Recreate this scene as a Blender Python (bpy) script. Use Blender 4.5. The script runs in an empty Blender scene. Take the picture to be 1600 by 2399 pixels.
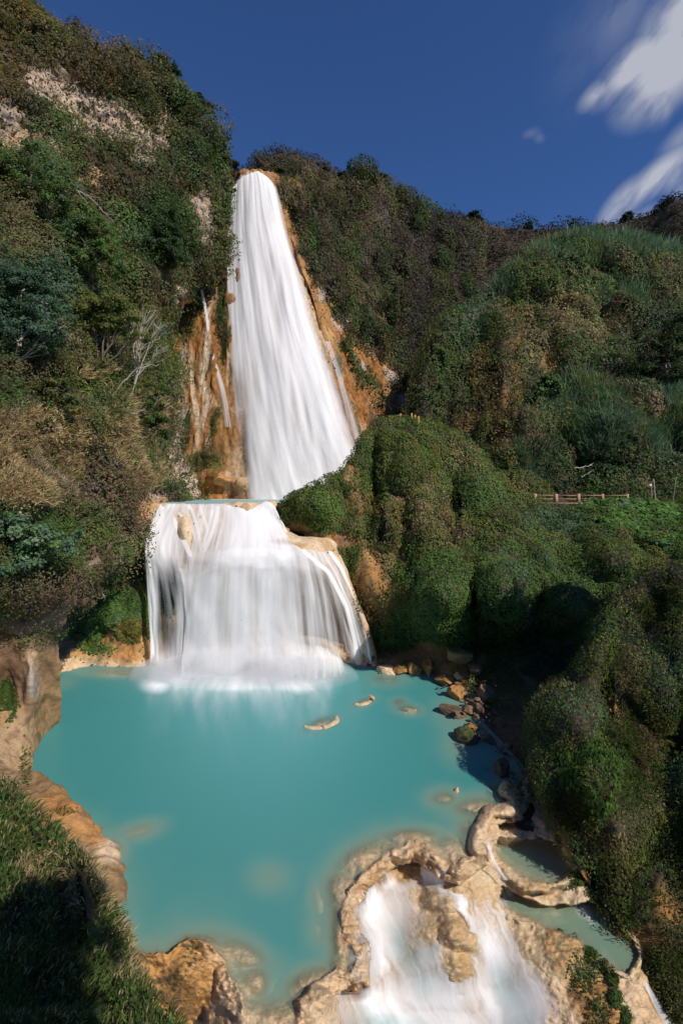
import bpy, math, random
import numpy as np
from mathutils import Vector
random.seed(7)
RNG = np.random.default_rng(11)
R = math.radians
scn = bpy.context.scene
COL = scn.collection

# ------------------------------------------------------------------ camera
F0, CX, HY, EYE = 1133.0, 800.0, 1153.0, 14.0     # focal length / centre / horizon of the 1600x2399 photo, eye height
cam = bpy.data.cameras.new('camera'); cob = bpy.data.objects.new('camera', cam); COL.objects.link(cob)
cob.location = (0, 0, EYE); cob.rotation_euler = (R(90), 0, 0)
cam.sensor_fit = 'VERTICAL'; cam.sensor_height = 36.0; cam.lens = 36.0 * F0 / 2399.0
cam.shift_y = -(2399 / 2 - HY) / 2399.0
cam.clip_start = 0.1; cam.clip_end = 3000
scn.camera = cob

# ------------------------------------------------------------------ sun, sky, exposure
TO_SUN = Vector((0.55, -0.53, 0.67)).normalized()
sun = bpy.data.lights.new('sun', 'SUN'); sun.energy = 4.6; sun.angle = R(0.5); sun.color = (1.0, 0.93, 0.83)
sob = bpy.data.objects.new('sun', sun); COL.objects.link(sob)
sob.rotation_euler = TO_SUN.to_track_quat('Z', 'Y').to_euler()
world = bpy.data.worlds.new('World'); scn.world = world; world.use_nodes = True
def build_world():
    nt = world.node_tree; N = nt.nodes; L = nt.links; N.clear()
    out = N.new('ShaderNodeOutputWorld'); bg = N.new('ShaderNodeBackground'); bg.inputs[1].default_value = 0.092
    sky = N.new('ShaderNodeTexSky'); sky.sky_type = 'NISHITA'; sky.sun_disc = False
    sky.sun_elevation = math.asin(TO_SUN.z); sky.sun_rotation = math.atan2(TO_SUN.x, TO_SUN.y)
    sky.altitude = 1600; sky.air_density = 1.0; sky.dust_density = 0.25; sky.ozone_density = 2.2
    grade = N.new('ShaderNodeMixRGB'); grade.blend_type = 'MULTIPLY'; grade.inputs[0].default_value = 1
    grade.inputs[2].default_value = (0.50, 0.76, 1.16, 1)
    L.new(sky.outputs[0], grade.inputs[1])
    tc = N.new('ShaderNodeTexCoord'); sx = N.new('ShaderNodeSeparateXYZ'); L.new(tc.outputs['Generated'], sx.inputs[0])
    def M(op, a, b=None, clamp=False):
        n = N.new('ShaderNodeMath'); n.operation = op; n.use_clamp = clamp
        for i, v in enumerate((a, b)):
            if v is None: continue
            if isinstance(v, (int, float)): n.inputs[i].default_value = v
            else: L.new(v, n.inputs[i])
        return n.outputs[0]
    ysafe = M('MAXIMUM', sx.outputs[1], 0.05)
    u = M('DIVIDE', sx.outputs[0], ysafe); v = M('DIVIDE', sx.outputs[2], ysafe)
    cv = N.new('ShaderNodeCombineXYZ'); L.new(u, cv.inputs[0]); L.new(v, cv.inputs[1])
    # wind drawn clouds: noise stretched along the drift direction
    mp = N.new('ShaderNodeMapping'); mp.vector_type = 'TEXTURE'; mp.inputs['Rotation'].default_value = (0, 0, R(52)); mp.inputs['Scale'].default_value = (0.34, 0.10, 1)
    L.new(cv.outputs[0], mp.inputs[0])
    nz = N.new('ShaderNodeTexNoise'); nz.inputs['Scale'].default_value = 2.6; nz.inputs['Detail'].default_value = 5; nz.inputs['Roughness'].default_value = 0.5
    L.new(mp.outputs[0], nz.inputs[0])
    tot = None
    #           px   py   half-length half-width angle strength
    for (px, py, a, b, ang, st) in [(1580, 130, .17, .075, 50, 1.4), (1490, 150, .12, .042, 45, 1.2), (1545, 235, .06, .035, 70, .9), (1400, 215, .055, .022, 45, .8), (1620, 20, .16, .07, 48, 1.1),
                                    (1460, 30, .14, .06, 60, .30), (1425, 60, .2, .10, 60, .16), (1535, 415, .125, .028, 42, 1.1), (1455, 480, .075, .028, 50, 1.0), (1580, 410, .05, .03, 50, .6),
                                    (1600, 320, .07, .025, 42, .5), (1245, 312, .022, .012, 20, .26), (1262, 322, .014, .014, 80, .2), (1600, 440, .05, .02, 50, .45), (1500, 505, .05, .02, 30, .4), (1330, 700, .1, .03, 50, .0)]:
        m = N.new('ShaderNodeMapping'); m.vector_type = 'TEXTURE'
        m.inputs['Location'].default_value = ((px - CX) / F0, (HY - py) / F0, 0)
        m.inputs['Rotation'].default_value = (0, 0, R(ang)); m.inputs['Scale'].default_value = (a, b, 1)
        L.new(cv.outputs[0], m.inputs[0])
        ln = N.new('ShaderNodeVectorMath'); ln.operation = 'LENGTH'; L.new(m.outputs[0], ln.inputs[0])
        w = M('MULTIPLY', M('SUBTRACT', 1.25, ln.outputs['Value'], True), st)
        tot = w if tot is None else M('MAXIMUM', tot, w)
    nn = M('MULTIPLY', M('SUBTRACT', nz.outputs[0], 0.5), 2.6)
    fac = M('MULTIPLY', M('MULTIPLY', tot, M('ADD', nn, 0.95, True), True), M('GREATER_THAN', sx.outputs[1], 0.06))
    fac = M('POWER', fac, 1.25)
    cm = N.new('ShaderNodeMixRGB'); L.new(M('MULTIPLY', fac, 0.93), cm.inputs[0]); L.new(grade.outputs[0], cm.inputs[1]); cm.inputs[2].default_value = (5.3, 5.5, 6.3, 1)
    L.new(cm.outputs[0], bg.inputs[0]); L.new(bg.outputs[0], out.inputs[0])
build_world()
scn.view_settings.view_transform = 'Standard'; scn.view_settings.look = 'None'
scn.view_settings.exposure = 0.0; scn.view_settings.gamma = 1.0; scn.view_settings.use_curve_mapping = False
scn.cycles.transparent_max_bounces = 24; scn.cycles.max_bounces = 8; scn.cycles.volume_bounces = 3
scn.cycles.use_denoising = True

# ------------------------------------------------------------------ numeric helpers
_g = np.random.default_rng(3).normal(size=(256, 3)); GRAD = (_g / np.linalg.norm(_g, axis=1)[:, None])
PERM = np.random.default_rng(5).permutation(256)
def _h(i, j, k): return PERM[(PERM[(PERM[i & 255] + j) & 255] + k) & 255]
def perlin(p):
    pf = np.floor(p); t = p - pf; q = pf.astype(np.int64); s = t * t * t * (t * (t * 6 - 15) + 10); r = 0
    for a in (0, 1):
        for b in (0, 1):
            for c in (0, 1):
                g = GRAD[_h(q[:, 0] + a, q[:, 1] + b, q[:, 2] + c)]
                d = (g * (t - np.array([a, b, c]))).sum(1)
                w = (s[:, 0] if a else 1 - s[:, 0]) * (s[:, 1] if b else 1 - s[:, 1]) * (s[:, 2] if c else 1 - s[:, 2])
                r = r + d * w
    return r * 1.5
def fbm(p, scale, octv=4, seed=0.0, rough=0.5, stretch=(1, 1, 1)):
    q = np.asarray(p) * np.array(stretch) / scale + seed * 17.31; r = 0; a = 1; tot = 0
    for _ in range(octv): r = r + a * perlin(q); tot += a; a *= rough; q = q * 2.03 + 5.7
    return r / tot
def cells(p, scale, seed=0.0, stretch=(1, 1, 1)):
    q = np.asarray(p) * np.array(stretch) / scale + seed * 9.7; pf = np.floor(q).astype(np.int64)
    best = np.full(len(q), 9.0); cid = np.zeros(len(q), np.int64)
    for a in (-1, 0, 1):
        for b in (-1, 0, 1):
            for c in (-1, 0, 1):
                n = pf + np.array([a, b, c]); h = _h(n[:, 0], n[:, 1], n[:, 2])
                f = n + 0.5 + 0.38 * GRAD[h] * 1.1
                d = np.sqrt(((q - f) ** 2).sum(1)); m = d < best
                best = np.where(m, d, best); cid = np.where(m, h, cid)
    return best, cid
def sstep(a, b, x): t = np.clip((x - a) / (b - a), 0, 1); return t * t * (3 - 2 * t)
def nrmz(v): return v / np.maximum(np.linalg.norm(v, axis=-1, keepdims=True), 1e-9)
def P2W(px, py, D):
    px, py, D = np.broadcast_arrays(np.asarray(px, float), np.asarray(py, float), np.asarray(D, float))
    return np.stack([(px - CX) / F0 * D, D, EYE + (HY - py) / F0 * D], -1)
def W2P(w): D = w[..., 1]; return CX + w[..., 0] * F0 / D, HY - (w[..., 2] - EYE) * F0 / D, D
def Dz(py, z): return (EYE - z) * F0 / (py - HY)
def blob(px, py, items, soft=0.55):
    """strongest of several soft ellipses: (cx, cy, rx, ry[, strength[, angle]])"""
    r = np.zeros_like(px, dtype=float)
    for it in items:
        cx, cy, rx, ry = it[:4]; st = it[4] if len(it) > 4 else 1.0; an = R(it[5]) if len(it) > 5 else 0.0
        dx, dy = px - cx, py - cy
        a = (dx * math.cos(an) + dy * math.sin(an)) / rx; b = (-dx * math.sin(an) + dy * math.cos(an)) / ry
        d = np.sqrt(a * a + b * b)
        r = np.maximum(r, st * (1 - sstep(1 - soft, 1 + soft * .6, d)))
    return r
def polyline_dist(px, py, pts):
    best = np.full(px.shape, 1e9); par = np.zeros(px.shape); n = len(pts) - 1
    for i in range(n):
        ax, ay = pts[i][:2]; bx, by = pts[i + 1][:2]; vx, vy = bx - ax, by - ay
        t = np.clip(((px - ax) * vx + (py - ay) * vy) / (vx * vx + vy * vy), 0, 1)
        d = np.hypot(px - ax - t * vx, py - ay - t * vy); m = d < best
        best = np.where(m, d, best); par = np.where(m, (i + t) / n, par)
    return best, par
def inpoly(px, py, pts):
    r = np.zeros(px.shape, bool); n = len(pts)
    for i in range(n):
        x0, y0 = pts[i]; x1, y1 = pts[(i + 1) % n]
        c = ((y0 > py) != (y1 > py)) & (px < (x1 - x0) * (py - y0) / (y1 - y0 + 1e-12) + x0); r ^= c
    return r

# ------------------------------------------------------------------ materials
def nodes_of(name):
    m = bpy.data.materials.new(name); m.use_nodes = True; nt = m.node_tree; nt.nodes.clear()
    return m, nt, nt.nodes, nt.links
def rock_mat(name, rough=0.85, bump=0.5, scale=1.0, dist=0.25, var=0.35, spec=0.25, layers=0):
    m, nt, N, L = nodes_of(name)
    out = N.new('ShaderNodeOutputMaterial'); bs = N.new('ShaderNodeBsdfPrincipled'); L.new(bs.outputs[0], out.inputs[0])
    at = N.new('ShaderNodeAttribute'); at.attribute_name = 'Col'
    tc = N.new('ShaderNodeTexCoord')
    n1 = N.new('ShaderNodeTexNoise'); n1.inputs['Scale'].default_value = 1.3 * scale; n1.inputs['Detail'].default_value = 12; n1.inputs['Roughness'].default_value = 0.68; n1.inputs['Distortion'].default_value = 0.4
    n2 = N.new('ShaderNodeTexNoise'); n2.inputs['Scale'].default_value = 7 * scale; n2.inputs['Detail'].default_value = 6; n2.inputs['Roughness'].default_value = 0.7
    for n in (n1, n2): L.new(tc.outputs['Object'], n.inputs[0])
    mr = N.new('ShaderNodeMapRange'); mr.inputs[1].default_value = 0.3; mr.inputs[2].default_value = 0.7; mr.inputs[3].default_value = 1 - var; mr.inputs[4].default_value = 1 + var
    L.new(n1.outputs[0], mr.inputs[0])
    mx = N.new('ShaderNodeVectorMath'); mx.operation = 'SCALE'; L.new(at.outputs['Color'], mx.inputs[0]); L.new(mr.outputs[0], mx.inputs['Scale'])
    L.new(mx.outputs[0], bs.inputs['Base Color'])
    ad = N.new('ShaderNodeMath'); ad.operation = 'MULTIPLY_ADD'; L.new(n2.outputs[0], ad.inputs[0]); ad.inputs[1].default_value = 0.45; L.new(n1.outputs[0], ad.inputs[2])
    hsrc = ad.outputs[0]
    if layers:   # thin mineral crusts following the level, with small pits
        wv = N.new('ShaderNodeTexWave'); wv.bands_direction = 'Z'; wv.wave_profile = 'SAW'; wv.inputs['Scale'].default_value = layers; wv.inputs['Distortion'].default_value = 7; wv.inputs['Detail'].default_value = 4; wv.inputs['Detail Scale'].default_value = 1.6
        L.new(tc.outputs['Object'], wv.inputs[0]); a2 = N.new('ShaderNodeMath'); a2.operation = 'MULTIPLY_ADD'; L.new(wv.outputs['Fac'], a2.inputs[0]); a2.inputs[1].default_value = .45; L.new(hsrc, a2.inputs[2])
        vo = N.new('ShaderNodeTexVoronoi'); vo.inputs['Scale'].default_value = 9; L.new(tc.outputs['Object'], vo.inputs[0]); pr = N.new('ShaderNodeMapRange'); pr.inputs[1].default_value = .08; pr.inputs[2].default_value = .3; L.new(vo.outputs['Distance'], pr.inputs[0])
        a3 = N.new('ShaderNodeMath'); a3.operation = 'MULTIPLY_ADD'; L.new(pr.outputs[0], a3.inputs[0]); a3.inputs[1].default_value = .18; L.new(a2.outputs[0], a3.inputs[2]); hsrc = a3.outputs[0]
        sc2 = N.new('ShaderNodeMapRange'); sc2.inputs[3].default_value = .98; sc2.inputs[4].default_value = 1.16; L.new(wv.outputs['Fac'], sc2.inputs[0]); m2 = N.new('ShaderNodeVectorMath'); m2.operation = 'SCALE'; L.new(mx.outputs[0], m2.inputs[0]); L.new(sc2.outputs[0], m2.inputs['Scale']); L.new(m2.outputs[0], bs.inputs['Base Color'])
    bp = N.new('ShaderNodeBump'); bp.inputs['Strength'].default_value = bump; bp.inputs['Distance'].default_value = dist; L.new(hsrc, bp.inputs['Height'])
    L.new(bp.outputs[0], bs.inputs['Normal'])
    bs.inputs['Roughness'].default_value = rough; bs.inputs['Specular IOR Level'].default_value = spec
    return m
def leaf_mat(name, trans=0.48, spec=0.2, rough=0.55):
    m, nt, N, L = nodes_of(name)
    out = N.new('ShaderNodeOutputMaterial'); bs = N.new('ShaderNodeBsdfPrincipled'); tr = N.new('ShaderNodeBsdfTranslucent'); mx = N.new('ShaderNodeMixShader')
    at = N.new('ShaderNodeAttribute'); at.attribute_name = 'Col'
    L.new(at.outputs['Color'], bs.inputs['Base Color']); L.new(at.outputs['Color'], tr.inputs[0])
    bs.inputs['Roughness'].default_value = rough; bs.inputs['Specular IOR Level'].default_value = spec
    mx.inputs[0].default_value = trans; L.new(bs.outputs[0], mx.inputs[1]); L.new(tr.outputs[0], mx.inputs[2]); L.new(mx.outputs[0], out.inputs[0])
    return m
def plain_mat(name, c, rough=0.8, scale=8, var=0.3, bump=0.3):
    m, nt, N, L = nodes_of(name)
    out = N.new('ShaderNodeOutputMaterial'); bs = N.new('ShaderNodeBsdfPrincipled'); L.new(bs.outputs[0], out.inputs[0])
    tc = N.new('ShaderNodeTexCoord'); n1 = N.new('ShaderNodeTexNoise'); n1.inputs['Scale'].default_value = scale; n1.inputs['Detail'].default_value = 6; L.new(tc.outputs['Object'], n1.inputs[0])
    cr = N.new('ShaderNodeMixRGB'); cr.inputs[1].default_value = (*[x * (1 - var) for x in c], 1); cr.inputs[2].default_value = (*[min(1, x * (1 + var)) for x in c], 1)
    L.new(n1.outputs[0], cr.inputs[0]); L.new(cr.outputs[0], bs.inputs['Base Color']); bs.inputs['Roughness'].default_value = rough
    bp = N.new('ShaderNodeBump'); bp.inputs['Strength'].default_value = bump; bp.inputs['Distance'].default_value = 0.03; L.new(n1.outputs[0], bp.inputs['Height']); L.new(bp.outputs[0], bs.inputs['Normal'])
    return m
M_ROCK = rock_mat('cliff_rock'); M_NEAR = rock_mat('travertine', rough=0.75, scale=2.6, bump=0.9, dist=0.09, var=0.28, spec=0.35)
M_BED = rock_mat('layered_travertine', rough=0.66, scale=2.6, bump=.75, dist=0.08, var=0.26, spec=0.35, layers=2.6)
M_SOIL = rock_mat('hill_soil', scale=0.8, bump=0.6, dist=0.4)
M_LEAF = leaf_mat('leaf'); M_GRASS = leaf_mat('grass_blade', trans=0.35); M_BARK = plain_mat('bark', (0.16, 0.12, 0.09)); M_PALE = plain_mat('pale_branch', (0.42, 0.36, 0.29))
M_WOOD = plain_mat('weathered_post', (0.42, 0.24, 0.15), scale=20); M_LOGW = plain_mat('golden_log', (0.42, 0.22, 0.06), scale=14); M_SIGN = plain_mat('sign_white', (0.75, 0.75, 0.72), scale=5, var=.08, bump=0)
M_ROPE = plain_mat('rope', (0.5, 0.38, 0.25), scale=40)

# ------------------------------------------------------------------ mesh helpers
def tag(o, label=None, cat=None, group=None, kind=None):
    if label: o['label'] = label
    if cat: o['category'] = cat
    if group: o['group'] = group
    if kind: o['kind'] = kind
    return o
def raw_mesh(name, verts, loops, starts, totals, mat, col=None, uv=None, smooth=False, parent=None, extra=None):
    me = bpy.data.meshes.new(name); nv = len(verts)
    me.vertices.add(nv); me.vertices.foreach_set('co', np.ascontiguousarray(verts, dtype=np.float32).ravel())
    me.loops.add(len(loops)); me.loops.foreach_set('vertex_index', np.ascontiguousarray(loops, dtype=np.int32))
    me.polygons.add(len(starts)); me.polygons.foreach_set('loop_start', np.ascontiguousarray(starts, dtype=np.int32)); me.polygons.foreach_set('loop_total', np.ascontiguousarray(totals, dtype=np.int32))
    if smooth: me.polygons.foreach_set('use_smooth', np.ones(len(starts), bool))
    me.update(calc_edges=True); me.validate()
    if col is not None:
        a = me.attributes.new('Col', 'FLOAT_COLOR', 'POINT'); c = np.ones((nv, 4), np.float32); c[:, :3] = col; a.data.foreach_set('color', c.ravel())
    for k, v in (extra or {}).items():
        a = me.attributes.new(k, 'FLOAT', 'POINT'); a.data.foreach_set('value', np.ascontiguousarray(v, dtype=np.float32).ravel())
    if uv is not None:
        a = me.attributes.new('flow', 'FLOAT_VECTOR', 'POINT'); c = np.zeros((nv, 3), np.float32); c[:, :2] = uv; a.data.foreach_set('vector', c.ravel())
    me.materials.append(mat)
    o = bpy.data.objects.new(name, me); COL.objects.link(o)
    if parent: o.parent = parent
    return o
def quads(n): return np.arange(0, 4 * n, 4, dtype=np.int32), np.full(n, 4, np.int32)
def grid_faces(nv, nu, keep=None):
    i, j = np.meshgrid(np.arange(nv - 1), np.arange(nu - 1), indexing='ij'); a = i * nu + j
    q = np.stack([a, a + nu, a + nu + 1, a + 1], -1).reshape(-1, 4)
    if keep is not None: q = q[keep.reshape(-1)]
    return q
def mesh_quads(name, verts, q, mat, **k):
    s, t = quads(len(q)); return raw_mesh(name, verts, q.ravel(), s, t, mat, **k)
def leaves_mesh(name, pos, axis, nor, ln, wd, col, mat, parent=None):
    """diamond leaves"""
    b = nrmz(np.cross(nor, axis)) * wd[:, None]; a = nrmz(axis) * ln[:, None]; up = nrmz(nor) * (ln * 0.12)[:, None]
    v = np.stack([pos, pos + a * .45 + b + up, pos + a, pos + a * .45 - b + up], 1).reshape(-1, 3)
    n = len(pos); s, t = quads(n)
    return raw_mesh(name, v, np.arange(4 * n), s, t, mat, col=np.repeat(col, 4, 0), parent=parent)
def blades_mesh(name, pos, axis, side, ln, wd, bend, col, mat, parent=None):
    """bent grass blades: a quad and a tip triangle; bend is the displacement vector of the tip"""
    a = nrmz(axis) * ln[:, None]; b = nrmz(side) * wd[:, None]
    m = pos + a * .55 + bend * .3; tip = pos + a + bend
    v = np.stack([pos - b * .7, pos + b * .7, m + b, m - b, tip], 1).reshape(-1, 3); n = len(pos); base = np.arange(n) * 5
    l = np.stack([base, base + 1, base + 2, base + 3, base + 3, base + 2, base + 4], 1).ravel()
    st = np.stack([np.arange(n) * 7, np.arange(n) * 7 + 4], 1).ravel(); tt = np.tile([4, 3], n)
    return raw_mesh(name, v, l, st, tt, mat, col=np.repeat(col, 5, 0), parent=parent)
def crom(c, n):
    """Catmull-Rom resample along axis 0"""
    k = len(c); t = np.linspace(0, k - 1, n); i = np.minimum(t.astype(int), k - 2); f = (t - i)[:, None, None] if c.ndim == 3 else (t - i)[:, None]
    e = np.concatenate([2 * c[:1] - c[1:2], c, 2 * c[-1:] - c[-2:-1]]); p0, p1, p2, p3 = e[i], e[i + 1], e[i + 2], e[i + 3]
    return .5 * ((2 * p1) + (-p0 + p2) * f + (2 * p0 - 5 * p1 + 4 * p2 - p3) * f * f + (-p0 + 3 * p1 - 3 * p2 + p3) * f ** 3)
def rows(*rs):
    """each row: (px list, py list or number, D list or number)"""
    out = []
    for px, py, D in rs:
        n = len(px); py = [py] * n if np.isscalar(py) else py; D = [D] * n if np.isscalar(D) else D
        out.append(np.stack([np.array(px, float), np.array(py, float), np.array(D, float)], -1))
    return np.array(out)
def shifted(row, d):
    w = P2W(row[:, 0], row[:, 1], row[:, 2]) + np.array(d); return np.stack(W2P(w), -1)
class Sheet:
    xmax = 1760
    """a landform drawn as a net of control points, refined, roughened along its normals"""
    def __init__(s, ctrl, nu, nv, top=None, bottom=None, left=None, right=None, bulges=(), rough=(), ridged=()):
        c = ctrl
        if top is not None: c = np.concatenate([shifted(c[0], top)[None], c])
        if bottom is not None: c = np.concatenate([c, shifted(c[-1], bottom)[None]])
        if left is not None: c = np.concatenate([shifted(c[:, 0], left)[:, None], c], 1)
        if right is not None: c = np.concatenate([c, shifted(c[:, -1], right)[:, None]], 1)
        W = P2W(c[..., 0], c[..., 1], c[..., 2])
        G = crom(W, nv); G = crom(G.transpose(1, 0, 2), nu).transpose(1, 0, 2)
        s.nv, s.nu = nv, nu; s.px, s.py, s.D = W2P(G)
        for (cx, cy, rx, ry, amp) in bulges:
            d2 = ((s.px - cx) / rx) ** 2 + ((s.py - cy) / ry) ** 2; k = 1 - amp * np.exp(-d2 * 1.5) / s.D
            G[..., 0] *= k; G[..., 1] *= k; G[..., 2] = EYE + (G[..., 2] - EYE) * k
        s.G = G; s.normals()
        p = s.G.reshape(-1, 3); disp = np.zeros(len(p))
        for (sc, amp, octv, seed, st) in rough: disp += amp * fbm(p, sc, octv, seed, stretch=st)
        for (sc, amp, octv, seed, st) in ridged: disp += amp * (1 - 2 * np.abs(fbm(p, sc, octv, seed, stretch=st)) * 1.6)
        s.G = s.G + s.N * disp.reshape(nv, nu, 1); s.normals()
        s.px, s.py, s.D = W2P(s.G); s.disp = disp.reshape(nv, nu)
    def normals(s):
        du = np.gradient(s.G, axis=1); dv = np.gradient(s.G, axis=0); s.N = nrmz(np.cross(dv, du))
    def strata(s, where):
        """tilted, broken beds of bare rock with undercut ledges"""
        p = s.G.reshape(-1, 3); t = (p[:, 2] * .80 + p[:, 0] * .55 + p[:, 1] * .1) + 1.6 * fbm(p, 6, 3, 77)
        saw = np.mod(t / 1.9 + .4 * fbm(p, 2.5, 3, 78), 1.0); saw2 = np.mod(t / .7 + .3 * fbm(p, 1.5, 2, 79), 1.0)
        d = (saw ** 1.6 * .9 + saw2 * .28 + 1.3 * np.maximum(0, fbm(p, 2.6, 4, 80)) - .9 * (fbm(p, 2.2, 3, 81) > .16)).reshape(s.nv, s.nu) * blob(s.px, s.py, where)
        s.G = s.G + s.N * d[..., None]; s.normals(); s.px, s.py, s.D = W2P(s.G)
    def build(s, name, col, mat, keep=None, extra=None):
        k = None if keep is None else keep[:-1, :-1]
        return mesh_quads(name, s.G.reshape(-1, 3), grid_faces(s.nv, s.nu, k), mat, col=col.reshape(-1, 3), smooth=True, extra=extra)
    def sample(s, n, mask, canopy=None):
        """n points spread evenly in the picture over the sheet where mask>0"""
        ar = np.abs(np.gradient(s.px, axis=1) * np.gradient(s.py, axis=0) - np.gradient(s.px, axis=0) * np.gradient(s.py, axis=1))
        ar = np.maximum(ar, 0.15 * np.median(ar)); inside = (s.px > -160) & (s.px < s.xmax) & (s.py > -160) & (s.py < 2560)
        w = (mask * ar * inside)[:-1, :-1].ravel(); w = w / w.sum(); idx = RNG.choice(len(w), n, p=w)
        i, j = idx // (s.nu - 1), idx % (s.nu - 1); a, b = RNG.random(n), RNG.random(n)
        def bl(A):
            w4 = ((1 - a) * (1 - b), (1 - a) * b, a * (1 - b), a * b); q = (A[i, j], A[i, j + 1], A[i + 1, j], A[i + 1, j + 1])
            return sum((w_[:, None] if A.ndim == 3 else w_) * x for w_, x in zip(w4, q))
        return i, j, bl

# foliage palette (real base colours, plus one dark tone painting valley shade)
C = {k: np.array(v) for k, v in dict(
    dark=(.034, .060, .018), green=(.072, .125, .030), fresh=(.105, .20, .04), blue=(.080, .14, .085), olive=(.14, .14, .040), straw=(.42, .32, .16),
    valley_shade=(.030, .024, .018), tan=(.24, .17, .09), brown=(.10, .062, .035), rust=(.22, .095, .025), grey=(.17, .15, .12), moss=(.085, .105, .018), reed=(.14, .20, .11), scrub=(.075, .058, .038), gold=(.25, .17, .03), teal=(.055, .105, .062)).items()}
def pick(n, mix):
    ks = list(mix); w = np.array([mix[k] for k in ks], float); w /= w.sum(); return np.array([C[k] for k in ks])[RNG.choice(len(ks), n, p=w)]
def cover(sh, name, label, n, mask, mixes, size=2.4, hgt=1.0, cell=2.5, droop=0.2, aspect=.45, seed=1.0, cat='plants', bright=1.0, blade=False, lenk=1.0, stretch=(1, 1, 1), up=0.25, minr=.25, mat=None, zmin=-99, var=1.0, crowns=0, near=0):
    """leafy cover over a landform, heaped into clumps. mixes: [(palette mix, weight field or None)], later ones win where their field is high"""
    p = sh.G.reshape(-1, 3)
    f1, c1 = cells(p, cell, seed, stretch); f2, c2 = cells(p, cell * .42, seed + 3, stretch)
    big = np.clip(1 - (f1 / .78) ** 2, 0, 1); sm = np.clip(1 - (f2 / .78) ** 2, 0, 1)
    H = (hgt * (.68 * np.sqrt(big) + .32 * np.sqrt(sm) * (0.4 + .6 * big))).reshape(sh.nv, sh.nu)
    gb = fbm(p, cell * 3.2, 3, seed + 7).reshape(sh.nv, sh.nu); H = H * (0.85 + 0.8 * gb)
    H = H * (np.clip(sh.D / near, .3, 1.15) if near else 1.0)
    dens = (.22 + .78 * sstep(.05, .45, np.maximum(big, .55 * sm))).reshape(sh.nv, sh.nu)
    if crowns:   # only some cells carry a crown, standing well clear of its neighbours
        on = (c1 % crowns == 0).reshape(sh.nv, sh.nu); dens = on * sstep(.30, .45, big).reshape(sh.nv, sh.nu); H = (np.clip(sh.D / near, .3, 1.15) if near else 1.0) * (hgt * np.sqrt(np.clip((big - .25) / .75, 0, 1)) * (.75 + .35 * np.sqrt(sm))).reshape(sh.nv, sh.nu) * on
    i, j, bl = sh.sample(n, mask * dens); pos = bl(sh.G); nor = nrmz(bl(sh.N)); D = bl(sh.D); h = bl(H); n = len(D)
    r = minr + (1 - minr) * RNG.random(n) ** .6
    dirn = nrmz(nor + np.array([0, 0, up])); pos = pos + dirn * (h * r)[:, None]
    # clump slope makes leaf normals follow the heaps
    gH = np.stack([np.gradient(H, axis=1), np.gradient(H, axis=0)], -1)
    du = nrmz(np.gradient(sh.G, axis=1)); dv = nrmz(np.gradient(sh.G, axis=0)); lu = np.linalg.norm(np.gradient(sh.G, axis=1), axis=-1) + 1e-6; lv = np.linalg.norm(np.gradient(sh.G, axis=0), axis=-1) + 1e-6
    HN = nrmz(sh.N - du * np.clip(gH[..., 0] / lu, -2, 2)[..., None] * .8 - dv * np.clip(gH[..., 1] / lv, -2, 2)[..., None] * .8)
    ln = nrmz(HN[i, j] + RNG.normal(size=(n, 3)) * .27 + np.array([0, 0, .25]))
    ax = RNG.normal(size=(n, 3)); ax = nrmz(ax - ln * (ax * ln).sum(1)[:, None]) + np.array([0, 0, -droop * 2]); ax = nrmz(ax)
    s = size * 2.346 * D / F0 * RNG.uniform(.6, 1.35, n)
    px, py = bl(sh.px), bl(sh.py); col = np.zeros((n, 3)); cid = c1.reshape(sh.nv, sh.nu)[i, j]; cid2 = c2.reshape(sh.nv, sh.nu)[i, j]
    for mix, fld in mixes:
        base = pick(256, mix); alt = pick(256, mix); ind = pick(n, mix)
        c = base[(cid * 7 + 31) % 256] * .42 + alt[cid2] * (.58 - .30 * var) + ind * .30 * var
        if fld is None: col = c
        else:
            w = fld(px, py) if callable(fld) else fld
            w = np.clip(w + .35 * fbm(pos, cell * 1.3, 2, seed + 11) * (w > .02), 0, 1); m = RNG.random(n) < w; col = np.where(m[:, None], c, col)
    col = col * (1 + RNG.uniform(-.33, .38, n) * var)[:, None] * bright; col = np.clip(col * (1 + RNG.normal(size=(n, 3)) * .06), .003, 1)
    ok = pos[:, 2] > zmin; pos, nor, D, s, ax, ln, col, n = pos[ok], nor[ok], D[ok], s[ok], ax[ok], ln[ok], col[ok], int(ok.sum())
    if blade:
        L_ = s * 3.2 * lenk; upv = nrmz(nor * .5 + np.array([0, 0, 1.0]) + RNG.normal(size=(n, 3)) * .35); side = nrmz(np.cross(upv, RNG.normal(size=(n, 3))))
        bend = nrmz(nor + RNG.normal(size=(n, 3)) * .6 + np.array([0, 0, -droop * 3])) * (L_ * RNG.uniform(.3, .8, n))[:, None]
        o = blades_mesh(name, pos, upv, side, L_, s * .16, bend, col, mat or M_GRASS)
    else: o = leaves_mesh(name, pos, ax, ln, s * lenk, s * aspect, col, mat or M_LEAF)
    return tag(o, label, cat, kind='stuff')

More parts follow.
